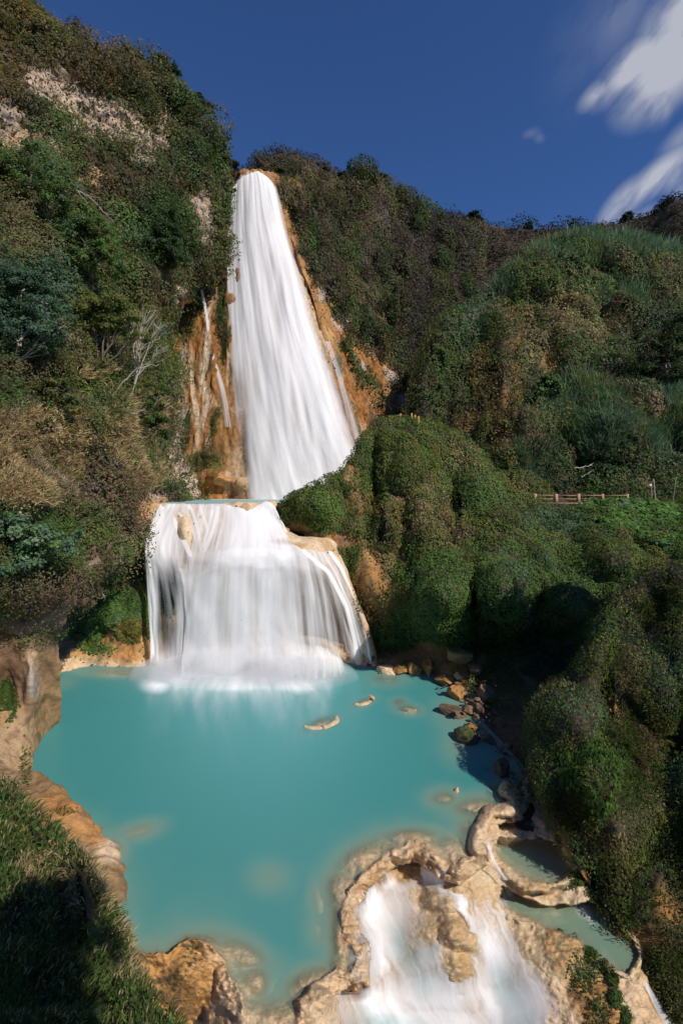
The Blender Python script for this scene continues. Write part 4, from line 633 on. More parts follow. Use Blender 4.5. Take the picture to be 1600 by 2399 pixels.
# ================================================================== WATER
def water_mat(name, deep, shallow, k, kd=0.6, rough=.36):
    """milky water: what lies close under the surface shows through, deeper water goes opaque"""
    m, nt, N, L = nodes_of(name)
    out = N.new('ShaderNodeOutputMaterial'); bs = N.new('ShaderNodeBsdfPrincipled'); L.new(bs.outputs[0], out.inputs[0])
    def attr(a): n = N.new('ShaderNodeAttribute'); n.attribute_name = a; return n.outputs['Fac']
    def M(op, a, b=None, c=None, clamp=False):
        n = N.new('ShaderNodeMath'); n.operation = op; n.use_clamp = clamp
        for i, v in enumerate((a, b, c)):
            if v is None: continue
            if isinstance(v, (int, float)): n.inputs[i].default_value = v
            else: L.new(v, n.inputs[i])
        return n.outputs[0]
    dep = attr('depth'); foam = attr('foam'); milk = attr('milk')
    T = M('SUBTRACT', 1.0, M('EXPONENT', M('MULTIPLY', dep, -k)), clamp=True)
    Td = M('SUBTRACT', 1.0, M('EXPONENT', M('MULTIPLY', dep, -kd)), clamp=True)
    c1 = N.new('ShaderNodeMixRGB'); c1.inputs[1].default_value = (*shallow, 1); c1.inputs[2].default_value = (*deep, 1); L.new(Td, c1.inputs[0])
    c2 = N.new('ShaderNodeMixRGB'); L.new(milk, c2.inputs[0]); L.new(c1.outputs[0], c2.inputs[1]); c2.inputs[2].default_value = (.075, .33, .335, 1)
    fz = N.new('ShaderNodeAttribute'); fz.attribute_name = 'flow'
    n = N.new('ShaderNodeTexNoise'); n.inputs['Scale'].default_value = 1.0; n.inputs['Detail'].default_value = 3; L.new(fz.outputs['Vector'], n.inputs[0])
    fm = M('MULTIPLY', foam, M('MULTIPLY_ADD', n.outputs[0], 1.5, .25), clamp=True); fm = M('MAXIMUM', fm, M('MULTIPLY', M('SUBTRACT', foam, .7), 2.2, clamp=True), clamp=True)
    c3 = N.new('ShaderNodeMixRGB'); L.new(fm, c3.inputs[0]); L.new(c2.outputs[0], c3.inputs[1]); c3.inputs[2].default_value = (.82, .83, .84, 1)
    L.new(c3.outputs[0], bs.inputs['Base Color']); bs.inputs['IOR'].default_value = 1.33
    ro = M('MULTIPLY_ADD', fm, .5, rough); L.new(ro, bs.inputs['Roughness'])
    al = M('MAXIMUM', M('MULTIPLY_ADD', T, .94, .06, clamp=True), fm, clamp=True); L.new(al, bs.inputs['Alpha'])
    tc = N.new('ShaderNodeTexCoord'); nb = N.new('ShaderNodeTexNoise'); nb.inputs['Scale'].default_value = .8; nb.inputs['Detail'].default_value = 2; L.new(tc.outputs['Object'], nb.inputs[0])
    bp = N.new('ShaderNodeBump'); bp.inputs['Strength'].default_value = .10; bp.inputs['Distance'].default_value = .1; L.new(nb.outputs[0], bp.inputs['Height']); L.new(bp.outputs[0], bs.inputs['Normal'])
    return m
M_POOL = water_mat('turquoise_water', (.005, .215, .225), (.40, .46, .31), 1.7, .78); M_SMALL = water_mat('green_water', (.05, .20, .155), (.42, .47, .33), 2.2, 1.3)
def flat_water(name, level, poly, grow, x0, x1, y0, y1, nx, ny, mat, label, foam=None, milk=None, flow=None, lift=0.0):
    gx, gy = np.meshgrid(np.linspace(x0, x1, nx), np.linspace(y0, y1, ny)); D = (EYE - level) * F0 / (gy - HY); G = P2W(gx, gy, D)
    dep = np.maximum(level - bedz(gx, gy, False), 0.0) + lift; keep = sdist(gx, gy, poly) > -grow
    z0 = np.zeros_like(gx)
    o = mesh_quads(name, G.reshape(-1, 3), grid_faces(ny, nx, keep[:-1, :-1]), mat, smooth=True, uv=(flow(gx, gy) if flow else np.stack([gx, gy], -1) * .02).reshape(-1, 2),
                   extra=dict(depth=dep.ravel(), foam=(foam(gx, gy) if foam else z0).ravel(), milk=(milk(gx, gy) if milk else z0).ravel()))
    return tag(o, label, 'water', kind='structure')
def pool_foam(x, y):
    base = np.interp(x, [330, 400, 560, 700, 780, 860, 900], [1575, 1590, 1592, 1590, 1575, 1545, 1545])
    f = np.exp(-(np.maximum(0, y - base + 8) / (40 + 22 * n2(x, y * .3, 46, 31) * 2)) ** 1.25) * sstep(330, 372, x) * (1 - sstep(760, 815, x))
    f = np.maximum(f, .9 * blob(x, y, [(370, 1605, 36, 20), (560, 1600, 130, 26), (690, 1600, 80, 26), (860, 1545, 30, 14)], .9)); return f
def pool_flow(x, y): cx, cy = 590, 1430; a = np.arctan2(x - cx, y - cy) + .05 * n2(x, y, 50, 33); r = np.hypot(x - cx, y - cy); return np.stack([a * 11, r * .010], -1)
def pool_milk(x, y): return np.clip(.62 * np.exp(-((x - 650) / 330) ** 2 - ((y - 1640) / 190) ** 2) + .18 * blob(x, y, [(700, 1780, 260, 240)], 1) + .06 * n2(x, y * 3, 120, 32), 0, 1)
flat_water('pool_water', 0.0, POOL, 14, -60, 1240, 1500, 2450, 420, 460, M_POOL, 'wide milky turquoise pool under the lower falls', pool_foam, pool_milk, pool_flow)
flat_water('basin_water', -.98, P1, 14, 1120, 1380, 1920, 2100, 110, 90, M_SMALL, 'pale green water in the oval travertine basin', lambda x, y: .8 * blob(x, y, [(1180, 1958, 22, 12), (1265, 1968, 50, 9)], .9))
flat_water('basin_water', -1.78, P2, 14, 1140, 1520, 2040, 2310, 140, 110, M_SMALL, 'green water in the long curved basin below the oval one', lambda x, y: .9 * blob(x, y, [(1310, 2105, 40, 9, 1, 10), (1365, 2125, 16, 24, .9, -25), (1375, 2140, 8, 30, .7, -25)], .9))
flat_water('basin_water', -.53, P0, 10, 1120, 1240, 1900, 1960, 50, 30, M_SMALL, 'tiny pool of shallow water behind the lip of the oval basin')
# dark still water in the shadow under the right bank
SH = [(1205, 1850), (1260, 1840), (1340, 1880), (1330, 1960), (1290, 1945), (1230, 1915), (1212, 1900)]
flat_water('side_pool_water', -.30, SH, 10, 1180, 1360, 1820, 1980, 50, 40, M_POOL, 'dark shaded water tucked under the overhanging right bank', lift=.5)
# upper pool, seen almost edge on
def upper_pool():
    z = 12.98; pts = [(340, 1183.3), (400, 1182.8), (480, 1182.6), (560, 1182.6), (655, 1182.6), (720, 1182)]
    g = []
    for t in np.linspace(0, 1, 24):
        Dd = 43.25 + t * 30.4; row = []
        for s_ in np.linspace(0, 1, 40):
            xl = -16.2 + t * -9.0; xr = -3.0 + t * 12; row.append((xl + (xr - xl) * s_, Dd, z))
        g.append(row)
    g = np.array(g); n = g.shape[0] * g.shape[1]; yy = g[..., 1].ravel()
    o = mesh_quads('upper_pool_water', g.reshape(-1, 3), grid_faces(24, 40)[:, ::-1], M_POOL, smooth=True, uv=np.stack([g[..., 0].ravel(), yy], -1) * .3,
                   extra=dict(depth=np.full(n, 3.0), foam=np.clip(.25 + .7 * sstep(66, 71, yy), 0, 1), milk=np.full(n, 1.0)))
    struct(o, 'thin turquoise strip of the upper pool between the two waterfalls', 'water')
upper_pool()

# rock body of the lower falls
G_ = Sheet(rows(([318, 372, 425, 480, 540, 600, 652, 700, 760, 800], [1183, 1181, 1180.3, 1180.8, 1180.2, 1180.6, 1180.5, 1250, 1250, 1252], [43.2, 43, 43, 43, 43, 43, 43.2, 45, 45, 45.5]),
                ([322, 365, 415, 475, 540, 605, 655, 705, 765, 785], [1222, 1214, 1210, 1208, 1206, 1206, 1222, 1257, 1256, 1262], [42.4, 42.3, 42.2, 42, 42, 42, 42.6, 43, 43, 43.2]),
                ([336, 352, 400, 465, 540, 610, 660, 715, 770, 795], [1255, 1262, 1265, 1262, 1258, 1256, 1258, 1262, 1268, 1282], [41.5, 41.2, 40.7, 40.2, 40, 40, 40, 40.2, 40.8, 41.6]),
                ([341, 356, 400, 450, 530, 610, 670, 730, 785, 815], [1290, 1300, 1325, 1330, 1304, 1298, 1298, 1308, 1328, 1345], [40.9, 40.7, 39.8, 39, 38.6, 38.4, 38.4, 38.9, 39.8, 40.8]),
                ([345, 360, 405, 450, 530, 610, 680, 745, 805, 842], [1345, 1352, 1375, 1378, 1350, 1345, 1350, 1368, 1395, 1412], [42.2, 42, 41.4, 41, 41.2, 41.2, 41.2, 40.8, 39.9, 40.2]),
                ([347, 365, 410, 455, 530, 610, 690, 765, 828, 862], [1450, 1450, 1450, 1450, 1450, 1450, 1450, 1450, 1460, 1475], [42.5, 42.5, 42.2, 42, 42.5, 43, 43.4, 42.8, 40.2, 39.6]),
                ([348, 368, 410, 455, 530, 610, 700, 780, 846, 877], [1520, 1520, 1520, 1520, 1520, 1520, 1520, 1520, 1520, 1525], [41.2, 41.2, 41, 41, 41.4, 41.8, 41.8, 41.6, 39.6, 39.1]),
                ([350, 370, 410, 455, 530, 610, 700, 785, 850, 882], [1563, 1566, 1566, 1566, 1566, 1566, 1560, 1552, 1553, 1556], [38.9, 38.7, 38.8, 38.8, 38.8, 38.8, 39.4, 39.9, 39.5, 39.2]),
                ([350, 370, 410, 455, 530, 610, 700, 785, 850, 882], 1630, [36.5, 36.5, 36.5, 36.5, 36.5, 36.5, 36.5, 36.5, 36.5, 36.5])), 230, 220, top=(0, 2.5, -.45), left=(.5, 4, 0), right=(-.2, 3, 0),
           bulges=[(740, 1540, 46, 34, 2.2), (432, 1235, 20, 40, 1.0), (390, 1480, 30, 60, .9), (470, 1215, 14, 30, .4), (700, 1480, 40, 50, -.8), (600, 1250, 60, 20, .4)], rough=[(3.0, .32, 4, 111, (1, 1, .6)), (.9, .14, 4, 112, (1, 1, .3))])
wx, wy = warp(G_, 10)
colG = mixcol(PALE, (CREAM, sstep(0, .25, nf(G_, 2, 113, 4, (1, 1, .3)))), (OCHRE, sstep(.05, .25, nf(G_, 1.4, 114, 4, (1, 1, .3))) * .7), (ORANGE, blob(wx, wy, [(330, 1215, 22, 50, .9), (340, 1290, 12, 40, .5), (790, 1250, 40, 12, .8), (875, 1500, 16, 50, .6), (500, 1195, 130, 8, .35), (330, 1190, 50, 8, .8)])),
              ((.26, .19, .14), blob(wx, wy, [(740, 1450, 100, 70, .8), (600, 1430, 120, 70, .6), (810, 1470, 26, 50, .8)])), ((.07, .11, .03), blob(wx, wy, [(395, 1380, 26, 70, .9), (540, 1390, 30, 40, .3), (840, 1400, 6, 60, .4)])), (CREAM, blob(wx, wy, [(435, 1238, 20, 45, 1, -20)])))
struct(G_.build('travertine_ledge', colG, M_NEAR), 'cream travertine ledge the lower falls pour over', 'rock')
cover(G_, 'ledge_moss', 'green moss behind the left end of the lower falls', 3500, blob(G_.px, G_.py, [(398, 1370, 24, 70, 1), (350, 1340, 10, 80, .9), (838, 1460, 6, 50, .4)]) + .0005, [({'green': 3, 'blue': 2, 'moss': 2}, None)], size=1.8, hgt=.3, cell=1.2, seed=22, cat='moss')

def fall_mat(name, ks, alpha_gain=1.0, contrast=2.2, white=.94, warm=0.0):
    m, nt, N, L = nodes_of(name)
    out = N.new('ShaderNodeOutputMaterial')
    at = N.new('ShaderNodeAttribute'); at.attribute_name = 'a'; fl = N.new('ShaderNodeAttribute'); fl.attribute_name = 'flow'
    def noise(sc, det, w):
        mp = N.new('ShaderNodeMapping'); mp.inputs['Scale'].default_value = (sc, w, 1); n_d = .6; L.new(fl.outputs['Vector'], mp.inputs[0])
        n = N.new('ShaderNodeTexNoise'); n.inputs['Scale'].default_value = 1; n.inputs['Detail'].default_value = det; n.inputs['Roughness'].default_value = .5; n.inputs['Distortion'].default_value = n_d; L.new(mp.outputs[0], n.inputs[0]); return n.outputs[0]
    def M(op, a, b=None, c=None, clamp=False):
        n = N.new('ShaderNodeMath'); n.operation = op; n.use_clamp = clamp
        for i, v in enumerate((a, b, c)):
            if v is None: continue
            if isinstance(v, (int, float)): n.inputs[i].default_value = v
            else: L.new(v, n.inputs[i])
        return n.outputs[0]
    s = M('ADD', M('MULTIPLY', noise(ks, 3, 1.3), .6), M('MULTIPLY', noise(ks * 3.3, 3, 1.8), .4))
    s = M('MULTIPLY_ADD', M('SUBTRACT', s, .5), contrast, 0.0)
    # streaks bite only where the sheet is thin
    thin = M('SUBTRACT', 1.15, at.outputs['Fac']); a = M('MULTIPLY_ADD', s, M('MULTIPLY', thin, 1.6), M('MULTIPLY', at.outputs['Fac'], alpha_gain), clamp=True)
    a = M('MULTIPLY', a, M('MULTIPLY', at.outputs['Fac'], 6, clamp=True), clamp=True)
    df = N.new('ShaderNodeBsdfDiffuse'); tr = N.new('ShaderNodeBsdfTranslucent'); tp = N.new('ShaderNodeBsdfTransparent'); m1 = N.new('ShaderNodeMixShader'); m2 = N.new('ShaderNodeMixShader')
    cr = N.new('ShaderNodeMixRGB'); cr.inputs[1].default_value = (white * .86, white * .84, white * .83, 1); cr.inputs[2].default_value = (white, white * .985, white * .99, 1)
    L.new(M('MULTIPLY_ADD', s, 1.2, .55, clamp=True), cr.inputs[0])
    tt = N.new('ShaderNodeAttribute'); tt.attribute_name = 't'; ct = N.new('ShaderNodeMixRGB'); L.new(tt.outputs['Fac'], ct.inputs[0]); L.new(cr.outputs[0], ct.inputs[1]); ct.inputs[2].default_value = (.40, .58, .58, 1)
    for n in (df, tr): L.new(ct.outputs[0], n.inputs[0])
    m1.inputs[0].default_value = .14; L.new(df.outputs[0], m1.inputs[1]); L.new(tr.outputs[0], m1.inputs[2])
    L.new(a, m2.inputs[0]); L.new(tp.outputs[0], m2.inputs[1]); L.new(m1.outputs[0], m2.inputs[2]); L.new(m2.outputs[0], out.inputs[0])
    return m
def fall(name, ctrl, nu, nv, mat, alpha, label, off=0.0, rough=0.0, seed=1, sheet=None, vs=1.0):
    W = P2W(ctrl[..., 0], ctrl[..., 1], ctrl[..., 2]); G = crom(W, nv); G = crom(G.transpose(1, 0, 2), nu).transpose(1, 0, 2)
    px, py, D = W2P(G); u, v = np.meshgrid(np.linspace(0, 1, nu), np.linspace(0, 1, nv))
    if rough:
        r = fbm(np.stack([u.ravel() * 7, v.ravel() * 3, u.ravel() * 0], -1), 1, 3, seed).reshape(nv, nu) * rough; G = G + np.array([0, -1, 0]) * (r[..., None] + off)
    a = np.clip(alpha(u, v, px, py), 0, 1)
    o = mesh_quads(name, G.reshape(-1, 3), grid_faces(nv, nu), mat, smooth=True, uv=np.stack([u, v * vs], -1).reshape(-1, 2), extra=dict(a=a.ravel()))
    return tag(o, label, 'waterfall', kind='structure')
# tall fall
TF = rows(([562, 578, 592, 606, 620], [404, 402, 401, 402, 408], [91, 90.5, 90, 90.5, 91]), ([544, 566, 594, 622, 652], [440, 425, 418, 424, 450], [87.2, 86.4, 86, 86.4, 87.5]),
          ([538, 565, 602, 642, 678], [540, 530, 525, 535, 550], [84.2, 83.6, 83, 83.8, 85]), ([536, 575, 622, 668, 708], 640, [81.8, 81.2, 80.8, 81.2, 82.6]),
          ([536, 585, 640, 692, 744], 760, [79.2, 78.4, 78, 78.4, 79.6]), ([538, 600, 665, 728, 790], 880, [76.4, 75.6, 75.2, 75.6, 76.6]),
          ([545, 620, 690, 762, 826], 1000, [74, 73, 72.6, 73, 73.8]), ([560, 640, 715, 792, 860], 1100, [72, 71, 70.8, 71, 71.6]), ([572, 655, 735, 810, 872], 1171, [70.3, 69.6, 69.2, 69.6, 70]))
M_FALL = fall_mat('falling_water', 9, 1.0, .95); M_VEIL = fall_mat('falling_veil', 6, .9, .9)
def tall_alpha(u, v, px, py):
    e = np.minimum(u, 1 - u) + .05 * fbm(np.stack([v.ravel() * 9, u.ravel() * 6, 0 * u.ravel()], -1), 1, 4, 5).reshape(u.shape); edge = sstep(0, .13, e)
    a = .93 * edge
    a -= .66 * blob(px, py, [(655, 720, 12, 90, .5), (600, 880, 14, 160, .5, 3), (690, 970, 9, 80, .9, -4), (640, 620, 12, 50, .5), (725, 1000, 6, 100, .6, -8), (630, 1080, 12, 90, .4), (575, 980, 14, 150, .8), (760, 1080, 6, 70, .5, -12), (570, 1080, 20, 80, .9), (660, 840, 8, 80, .5, -6), (625, 530, 14, 60, .3)], .9)
    return a * sstep(0, .02, v)
fall('tall_waterfall', TF, 130, 200, M_FALL, tall_alpha, 'tall white waterfall plunging down the orange cliff in silky streaks', off=.4, rough=.35, seed=3, vs=3)
TV = TF.copy(); TV[..., 2] -= 1.6; cxm = TV[:, 2:3, 0]; TV[..., 0] = cxm + (TV[..., 0] - cxm) * np.linspace(1.02, 1.10, len(TV))[:, None]
fall('waterfall_spray', TV, 110, 150, M_VEIL, lambda u, v, px, py: .36 * sstep(0, .28, np.minimum(u, 1 - u)) * sstep(.02, .12, v), 'soft veil of spray drifting in front of the tall waterfall', off=.3, rough=1.2, seed=4, vs=3)
M_THIN = fall_mat('thin_stream', 5, .9, 1.6)
fall('side_trickle', rows(([543, 552, 560], 430, 86), ([532, 541, 552], 540, 83.6), ([530, 540, 552], 640, 81.4), ([530, 545, 556], 700, 80), ([536, 552, 566], 760, 78.6)), 30, 60, M_THIN, lambda u, v, px, py: .75 * sstep(0, .3, np.minimum(u, 1 - u)) * (1 - .5 * blob(px, py, [(543, 560, 5, 90, 1)], .8)), 'thin veil of water down the left edge of the tall waterfall')
fall('side_trickle', rows(([468, 472, 476], 675, [80.5] * 3), ([478, 483, 488], 730, [79.6] * 3), ([486, 491, 496], 790, [78.2] * 3), ([498, 504, 510], 850, [76.8] * 3), ([512, 522, 532], 920, [75] * 3), ([520, 534, 548], 1000, [73.4] * 3)), 16, 60, M_THIN, lambda u, v, px, py: (.85 - .55 * sstep(.5, 1, v)) * sstep(0, .4, np.minimum(u, 1 - u)), 'narrow trickle down the orange rock left of the tall waterfall')
fall('side_trickle', rows(([760, 768, 776], 800, [77.4] * 3), ([790, 800, 812], 900, [75.6] * 3), ([815, 828, 840], 1000, [73.5] * 3), ([838, 850, 862], 1080, [71.8] * 3)), 16, 60, M_THIN, lambda u, v, px, py: (.55) * sstep(0, .5, np.minimum(u, 1 - u)), 'faint trickles along the right edge of the tall waterfall')
# lower falls: sheet over the ledge, then the free falling curtain
LF = rows(([376, 398, 432, 480, 540, 600, 638, 690, 748, 770], [1179.3, 1179.3, 1179.3, 1179.3, 1179.3, 1179.3, 1179.3, 1258, 1255, 1258], [43.3, 43.3, 43.3, 43.3, 43.3, 43.3, 43.3, 42, 42.6, 43.2]),
          ([372, 395, 430, 480, 540, 600, 640, 690, 748, 772], [1186, 1185, 1185, 1184, 1184, 1184, 1186, 1262, 1259, 1262], [42.7, 42.6, 42.6, 42.6, 42.6, 42.6, 42.6, 41.6, 42.2, 42.8]),
          ([356, 382, 422, 475, 540, 603, 650, 700, 758, 786], [1220, 1216, 1212, 1210, 1208, 1208, 1226, 1268, 1268, 1282], [41.9, 41.9, 41.8, 41.6, 41.6, 41.6, 41.8, 40.6, 41.6, 42]),
          ([342, 364, 408, 460, 535, 608, 662, 712, 768, 800], [1258, 1262, 1268, 1268, 1262, 1260, 1262, 1280, 1286, 1310], [40.8, 40.6, 40.1, 39.6, 39.4, 39.4, 39.5, 39.6, 40.4, 41]),
          ([341, 360, 408, 450, 528, 610, 670, 728, 784, 816], [1292, 1300, 1320, 1328, 1300, 1296, 1298, 1308, 1330, 1352], [40.1, 39.8, 39.0, 38.4, 37.9, 37.8, 37.8, 38.3, 39.3, 40.2]),
          ([345, 366, 418, 447, 524, 610, 678, 742, 804, 838], [1345, 1352, 1368, 1372, 1350, 1345, 1350, 1366, 1392, 1410], [39.7, 39.4, 38.6, 38.1, 37.6, 37.5, 37.5, 37.9, 39.0, 39.5]),
          ([350, 371, 430, 445, 520, 610, 685, 752, 824, 858], [1430, 1430, 1440, 1440, 1430, 1430, 1430, 1440, 1460, 1478], [39.3, 39, 38.4, 38.0, 37.5, 37.4, 37.4, 37.8, 38.9, 39.0]),
          ([354, 375, 428, 440, 515, 610, 692, 760, 836, 868], 1510, [39.0, 38.8, 38.3, 38.0, 37.4, 37.3, 37.3, 37.7, 38.9, 38.8]),
          ([352, 376, 420, 435, 510, 612, 702, 775, 846, 876], [1572, 1573, 1580, 1582, 1584, 1584, 1580, 1566, 1555, 1552], [37.9, 37.8, 37.2, 37.1, 36.9, 36.9, 37.1, 38.3, 38.8, 38.8]))
def low_alpha(u, v, px, py):
    wob_ = px + 5 * n2(px, py * .25, 40, 61)
    top = np.interp(wob_, [340, 365, 400, 425, 440, 470, 500, 520, 545, 600, 650, 700, 760, 810, 870], [.85, .95, .95, .5, .30, .62, .50, .66, .92, .97, .95, .60, .55, .42, .35])
    low = np.interp(wob_, [340, 349, 364, 373, 386, 412, 428, 470, 505, 522, 540, 556, 578, 590, 604, 616, 638, 650, 664, 690, 715, 735, 760, 790, 815, 840, 875], [.8, .97, .93, .30, .26, .28, .84, .97, .92, .58, .62, .93, .95, .62, .55, .95, .98, .90, .60, .70, .42, .55, .34, .36, .22, .30, .35])
    k = sstep(1300, 1370, py); a = top * (1 - k) + low * k; a = a + (.97 - a) * sstep(1480, 1580, py) * .75 * (1 - sstep(700, 780, px)) + .25 * blob(px, py, [(560, 1302, 130, 16)])
    a = a - blob(px, py, [(432, 1238, 15, 40, .9, -20), (700, 1268, 60, 9, .4)], .6)
    st = lambda pts, w, q: q * (1 - sstep(w * .3, w, polyline_dist(px, py, pts)[0]))
    for pts, w, q in (([(352, 1285), (357, 1430), (362, 1580)], 12, .97), ([(712, 1290), (770, 1340), (812, 1420), (832, 1500), (838, 1560)], 9, .95), ([(752, 1265), (800, 1330), (845, 1420), (862, 1500), (868, 1560)], 8, .95), ([(735, 1262), (782, 1335), (820, 1420), (846, 1520)], 5, .7), ([(770, 1275), (822, 1360), (856, 1450), (872, 1540)], 4, .6),
                      ([(470, 1190), (487, 1240), (478, 1280)], 8, .8), ([(448, 1190), (465, 1240), (474, 1300)], 7, .8), ([(512, 1190), (500, 1240), (482, 1290)], 9, .9), ([(400, 1195), (418, 1240), (448, 1300)], 9, .9), ([(530, 1195), (520, 1240), (505, 1300)], 7, .8), ([(420, 1200), (455, 1250), (478, 1320)], 5, .6)):
        a = np.maximum(a, st(pts, w, q))
    lip = (1 - sstep(0, .05, v)) * .6 * (u < .7)
    a = (a - lip) * sstep(0, .02, u) * sstep(0, .03, 1 - u)
    return a * (1 - .85 * sstep(.93, 1.0, v + .03 * np.sin(u * 37)))
M_CURT = fall_mat('curtain_water', 22, 1.0, 1.7)
fall('lower_waterfall', LF, 330, 170, M_CURT, low_alpha, 'broad lower waterfall spreading over the ledge and falling as a white curtain into the pool', off=.1, rough=.35, seed=5, vs=1.6)
LV = LF[4:].copy(); LV[..., 2] -= .9; 
fall('curtain_spray', LV, 120, 80, M_VEIL, lambda u, v, px, py: .20 * sstep(0, .05, v) * sstep(0, .1, u) * sstep(0, .3, 1 - u) * (1 - blob(px, py, [(398, 1420, 26, 110, .95), (770, 1450, 80, 120, .95)], .6)), 'thin outer veil in front of the lower curtain of water', off=.2, rough=.3, seed=6, vs=1.2)
fall('base_splash', rows(([650, 690, 740, 785, 800], [1520, 1500, 1500, 1520, 1545], [39, 38.2, 37.8, 38.2, 38.8]), ([640, 680, 745, 795, 812], [1560, 1545, 1540, 1550, 1565], [37.8, 37.2, 36.8, 37.4, 38]), ([630, 680, 745, 800, 822], [1610, 1605, 1600, 1592, 1585], [35.6, 35.4, 35.6, 36.3, 36.7])), 50, 40, M_CURT, lambda u, v, px, py: .72 * sstep(0, .3, u) * sstep(0, .3, 1 - u) * sstep(0, .45, v) * sstep(0, .35, 1 - v), 'water fanning over the pale rock at the foot of the lower falls', rough=.25, seed=8)

# mist thrown up where the curtain meets the pool: small bodies of real vapour
def mist(name, px, py, D, rx, ry, rz, dens, label):
    nu, nv = 24, 14; th, ph = np.meshgrid(np.linspace(0, 2 * math.pi, nu), np.linspace(0.001, math.pi - .001, nv))
    c = P2W(px, py, D); G = np.stack([rx * np.sin(ph) * np.cos(th), ry * np.sin(ph) * np.sin(th), rz * np.cos(ph)], -1)
    m, nt, N, L = nodes_of('mist'); out = N.new('ShaderNodeOutputMaterial'); v = N.new('ShaderNodeVolumePrincipled'); v.inputs['Color'].default_value = (.97, .97, .98, 1); v.inputs['Density'].default_value = dens; v.inputs['Anisotropy'].default_value = .1
    L.new(v.outputs[0], out.inputs['Volume'])
    o = mesh_quads(name, G.reshape(-1, 3), grid_faces(nv, nu), m, smooth=True); o.location = c.tolist() if hasattr(c, 'tolist') else c
    return tag(o, label, 'mist', kind='stuff')
mist('mist', 560, 1580, 36.6, 7.0, 2.3, 1.9, .36, 'white mist along the foot of the lower curtain')
mist('mist', 365, 1590, 36.6, 2.0, 1.8, 1.5, .4, 'white mist where the left stream hits the pool')
mist('mist', 705, 1590, 36.2, 4.4, 2.0, 1.7, .34, 'white mist at the right foot of the lower curtain')

# white water below the near rim
def rapids():
    nx, ny = 300, 300
    gx, gy = np.meshgrid(np.linspace(760, 1330, nx), np.linspace(1985, 2560, ny))
    z = bedz(gx, gy, False); k = np.ones(25) / 25
    for ax in (0, 1): z = np.apply_along_axis(lambda r: np.convolve(np.pad(r, 12, 'edge'), k, 'valid'), ax, z)
    zb = bedz(gx, gy, False); prot = zb - z; z = np.where(prot > .03, zb + .04, z + .10)
    for ax in (0, 1): z = np.apply_along_axis(lambda r: np.convolve(np.pad(r, 2, 'edge'), np.ones(5) / 5, 'valid'), ax, z)
    D = (EYE - z) * F0 / (gy - HY); G = P2W(gx, gy, D)
    wx = gx + 14 * n2(gx, gy, 70, 41) * 2; wy = gy + 14 * n2(gx, gy, 70, 42) * 2
    a = blob(wx, wy, [(905, 2150, 75, 90, 1.05, 10), (870, 2240, 55, 110, 1.0, 10), (960, 2290, 70, 120, .72, -20), (900, 2360, 110, 70, 1.0, 0), (1160, 2250, 55, 120, .85, -18), (1190, 2370, 100, 110, 1.05, -20), (1120, 2330, 30, 60, .6), (1010, 2390, 200, 60, 1.0, 0), (980, 2450, 260, 70, 1), (1150, 2120, 50, 60, .42), (1010, 2055, 34, 30, .75), (930, 2075, 70, 22, .8), (1060, 2110, 60, 14, .8, 45), (1110, 2170, 40, 14, .8, 60), (1145, 2240, 30, 60, .9), (840, 2110, 14, 30, .6), (815, 2300, 20, 40, .5)], .75)
    a = np.maximum(a, blob(wx, wy, [(1010, 2330, 200, 70, 1.0), (1000, 2250, 60, 50, .8), (1160, 2280, 60, 60, .9), (900, 2200, 70, 80, 1)], .8)); a = a - blob(wx, wy, [(1045, 2125, 34, 26, 1.0, 40), (1080, 2190, 46, 30, 1.1, 45), (1070, 2270, 30, 28, .5, 15), (1140, 2090, 40, 30, .3)], .7)
    teal = blob(wx, wy, [(950, 2230, 34, 60, .8, -25), (990, 2290, 40, 40, .5), (1190, 2320, 34, 70, .55, -18), (900, 2399, 90, 26, .8, 8), (1230, 2420, 50, 60, .6), (1010, 2225, 20, 40, .6)], 1.0)
    flow = np.stack([(wx - .42 * (wy - 2100)) / 560, (wy - 1985) / 560 * 1.5], -1)
    o = mesh_quads('rapids', G.reshape(-1, 3), grid_faces(ny, nx), fall_mat('rapids_water', 12, .92, 2.3, white=.86), smooth=True, uv=flow.reshape(-1, 2), extra=dict(a=np.clip(a * (1 - .75 * sstep(-.45, -.1, zb)), 0, 1).ravel(), t=teal.ravel()))
    struct(o, 'silky white rapids rushing down from the near rim of the pool', 'water')
rapids()
def small_spills():
    for lab, ctrl, k in (('thin spill of water at the foot of the pale rock near the bottom edge', rows(([522, 530, 540], 2310, [15.2, 15.1, 15.1]), ([505, 522, 545], 2350, [14.7, 14.6, 14.7]), ([492, 520, 552], 2420, [14.2, 14.0, 14.1])), .8),
                         ('streak of water running down the pale slope in the bottom right corner', rows(([1495, 1502, 1510], 2290, [15.6] * 3), ([1525, 1536, 1548], 2350, [15.2] * 3), ([1555, 1572, 1590], 2420, [14.8] * 3)), .6),
                         ('thin channel of water along the outside of the oval basin wall', rows(([1134, 1140, 1146], 1965, [18.9, 18.9, 18.9]), ([1150, 1158, 1164], 2020, [18.5, 18.5, 18.5]), ([1172, 1182, 1192], 2062, [18.5, 18.4, 18.4])), .7)):
        fall('spill', ctrl, 20, 30, M_THIN, lambda u, v, px, py: k * sstep(0, .35, np.minimum(u, 1 - u)) * sstep(0, .15, v), lab)
small_spills()

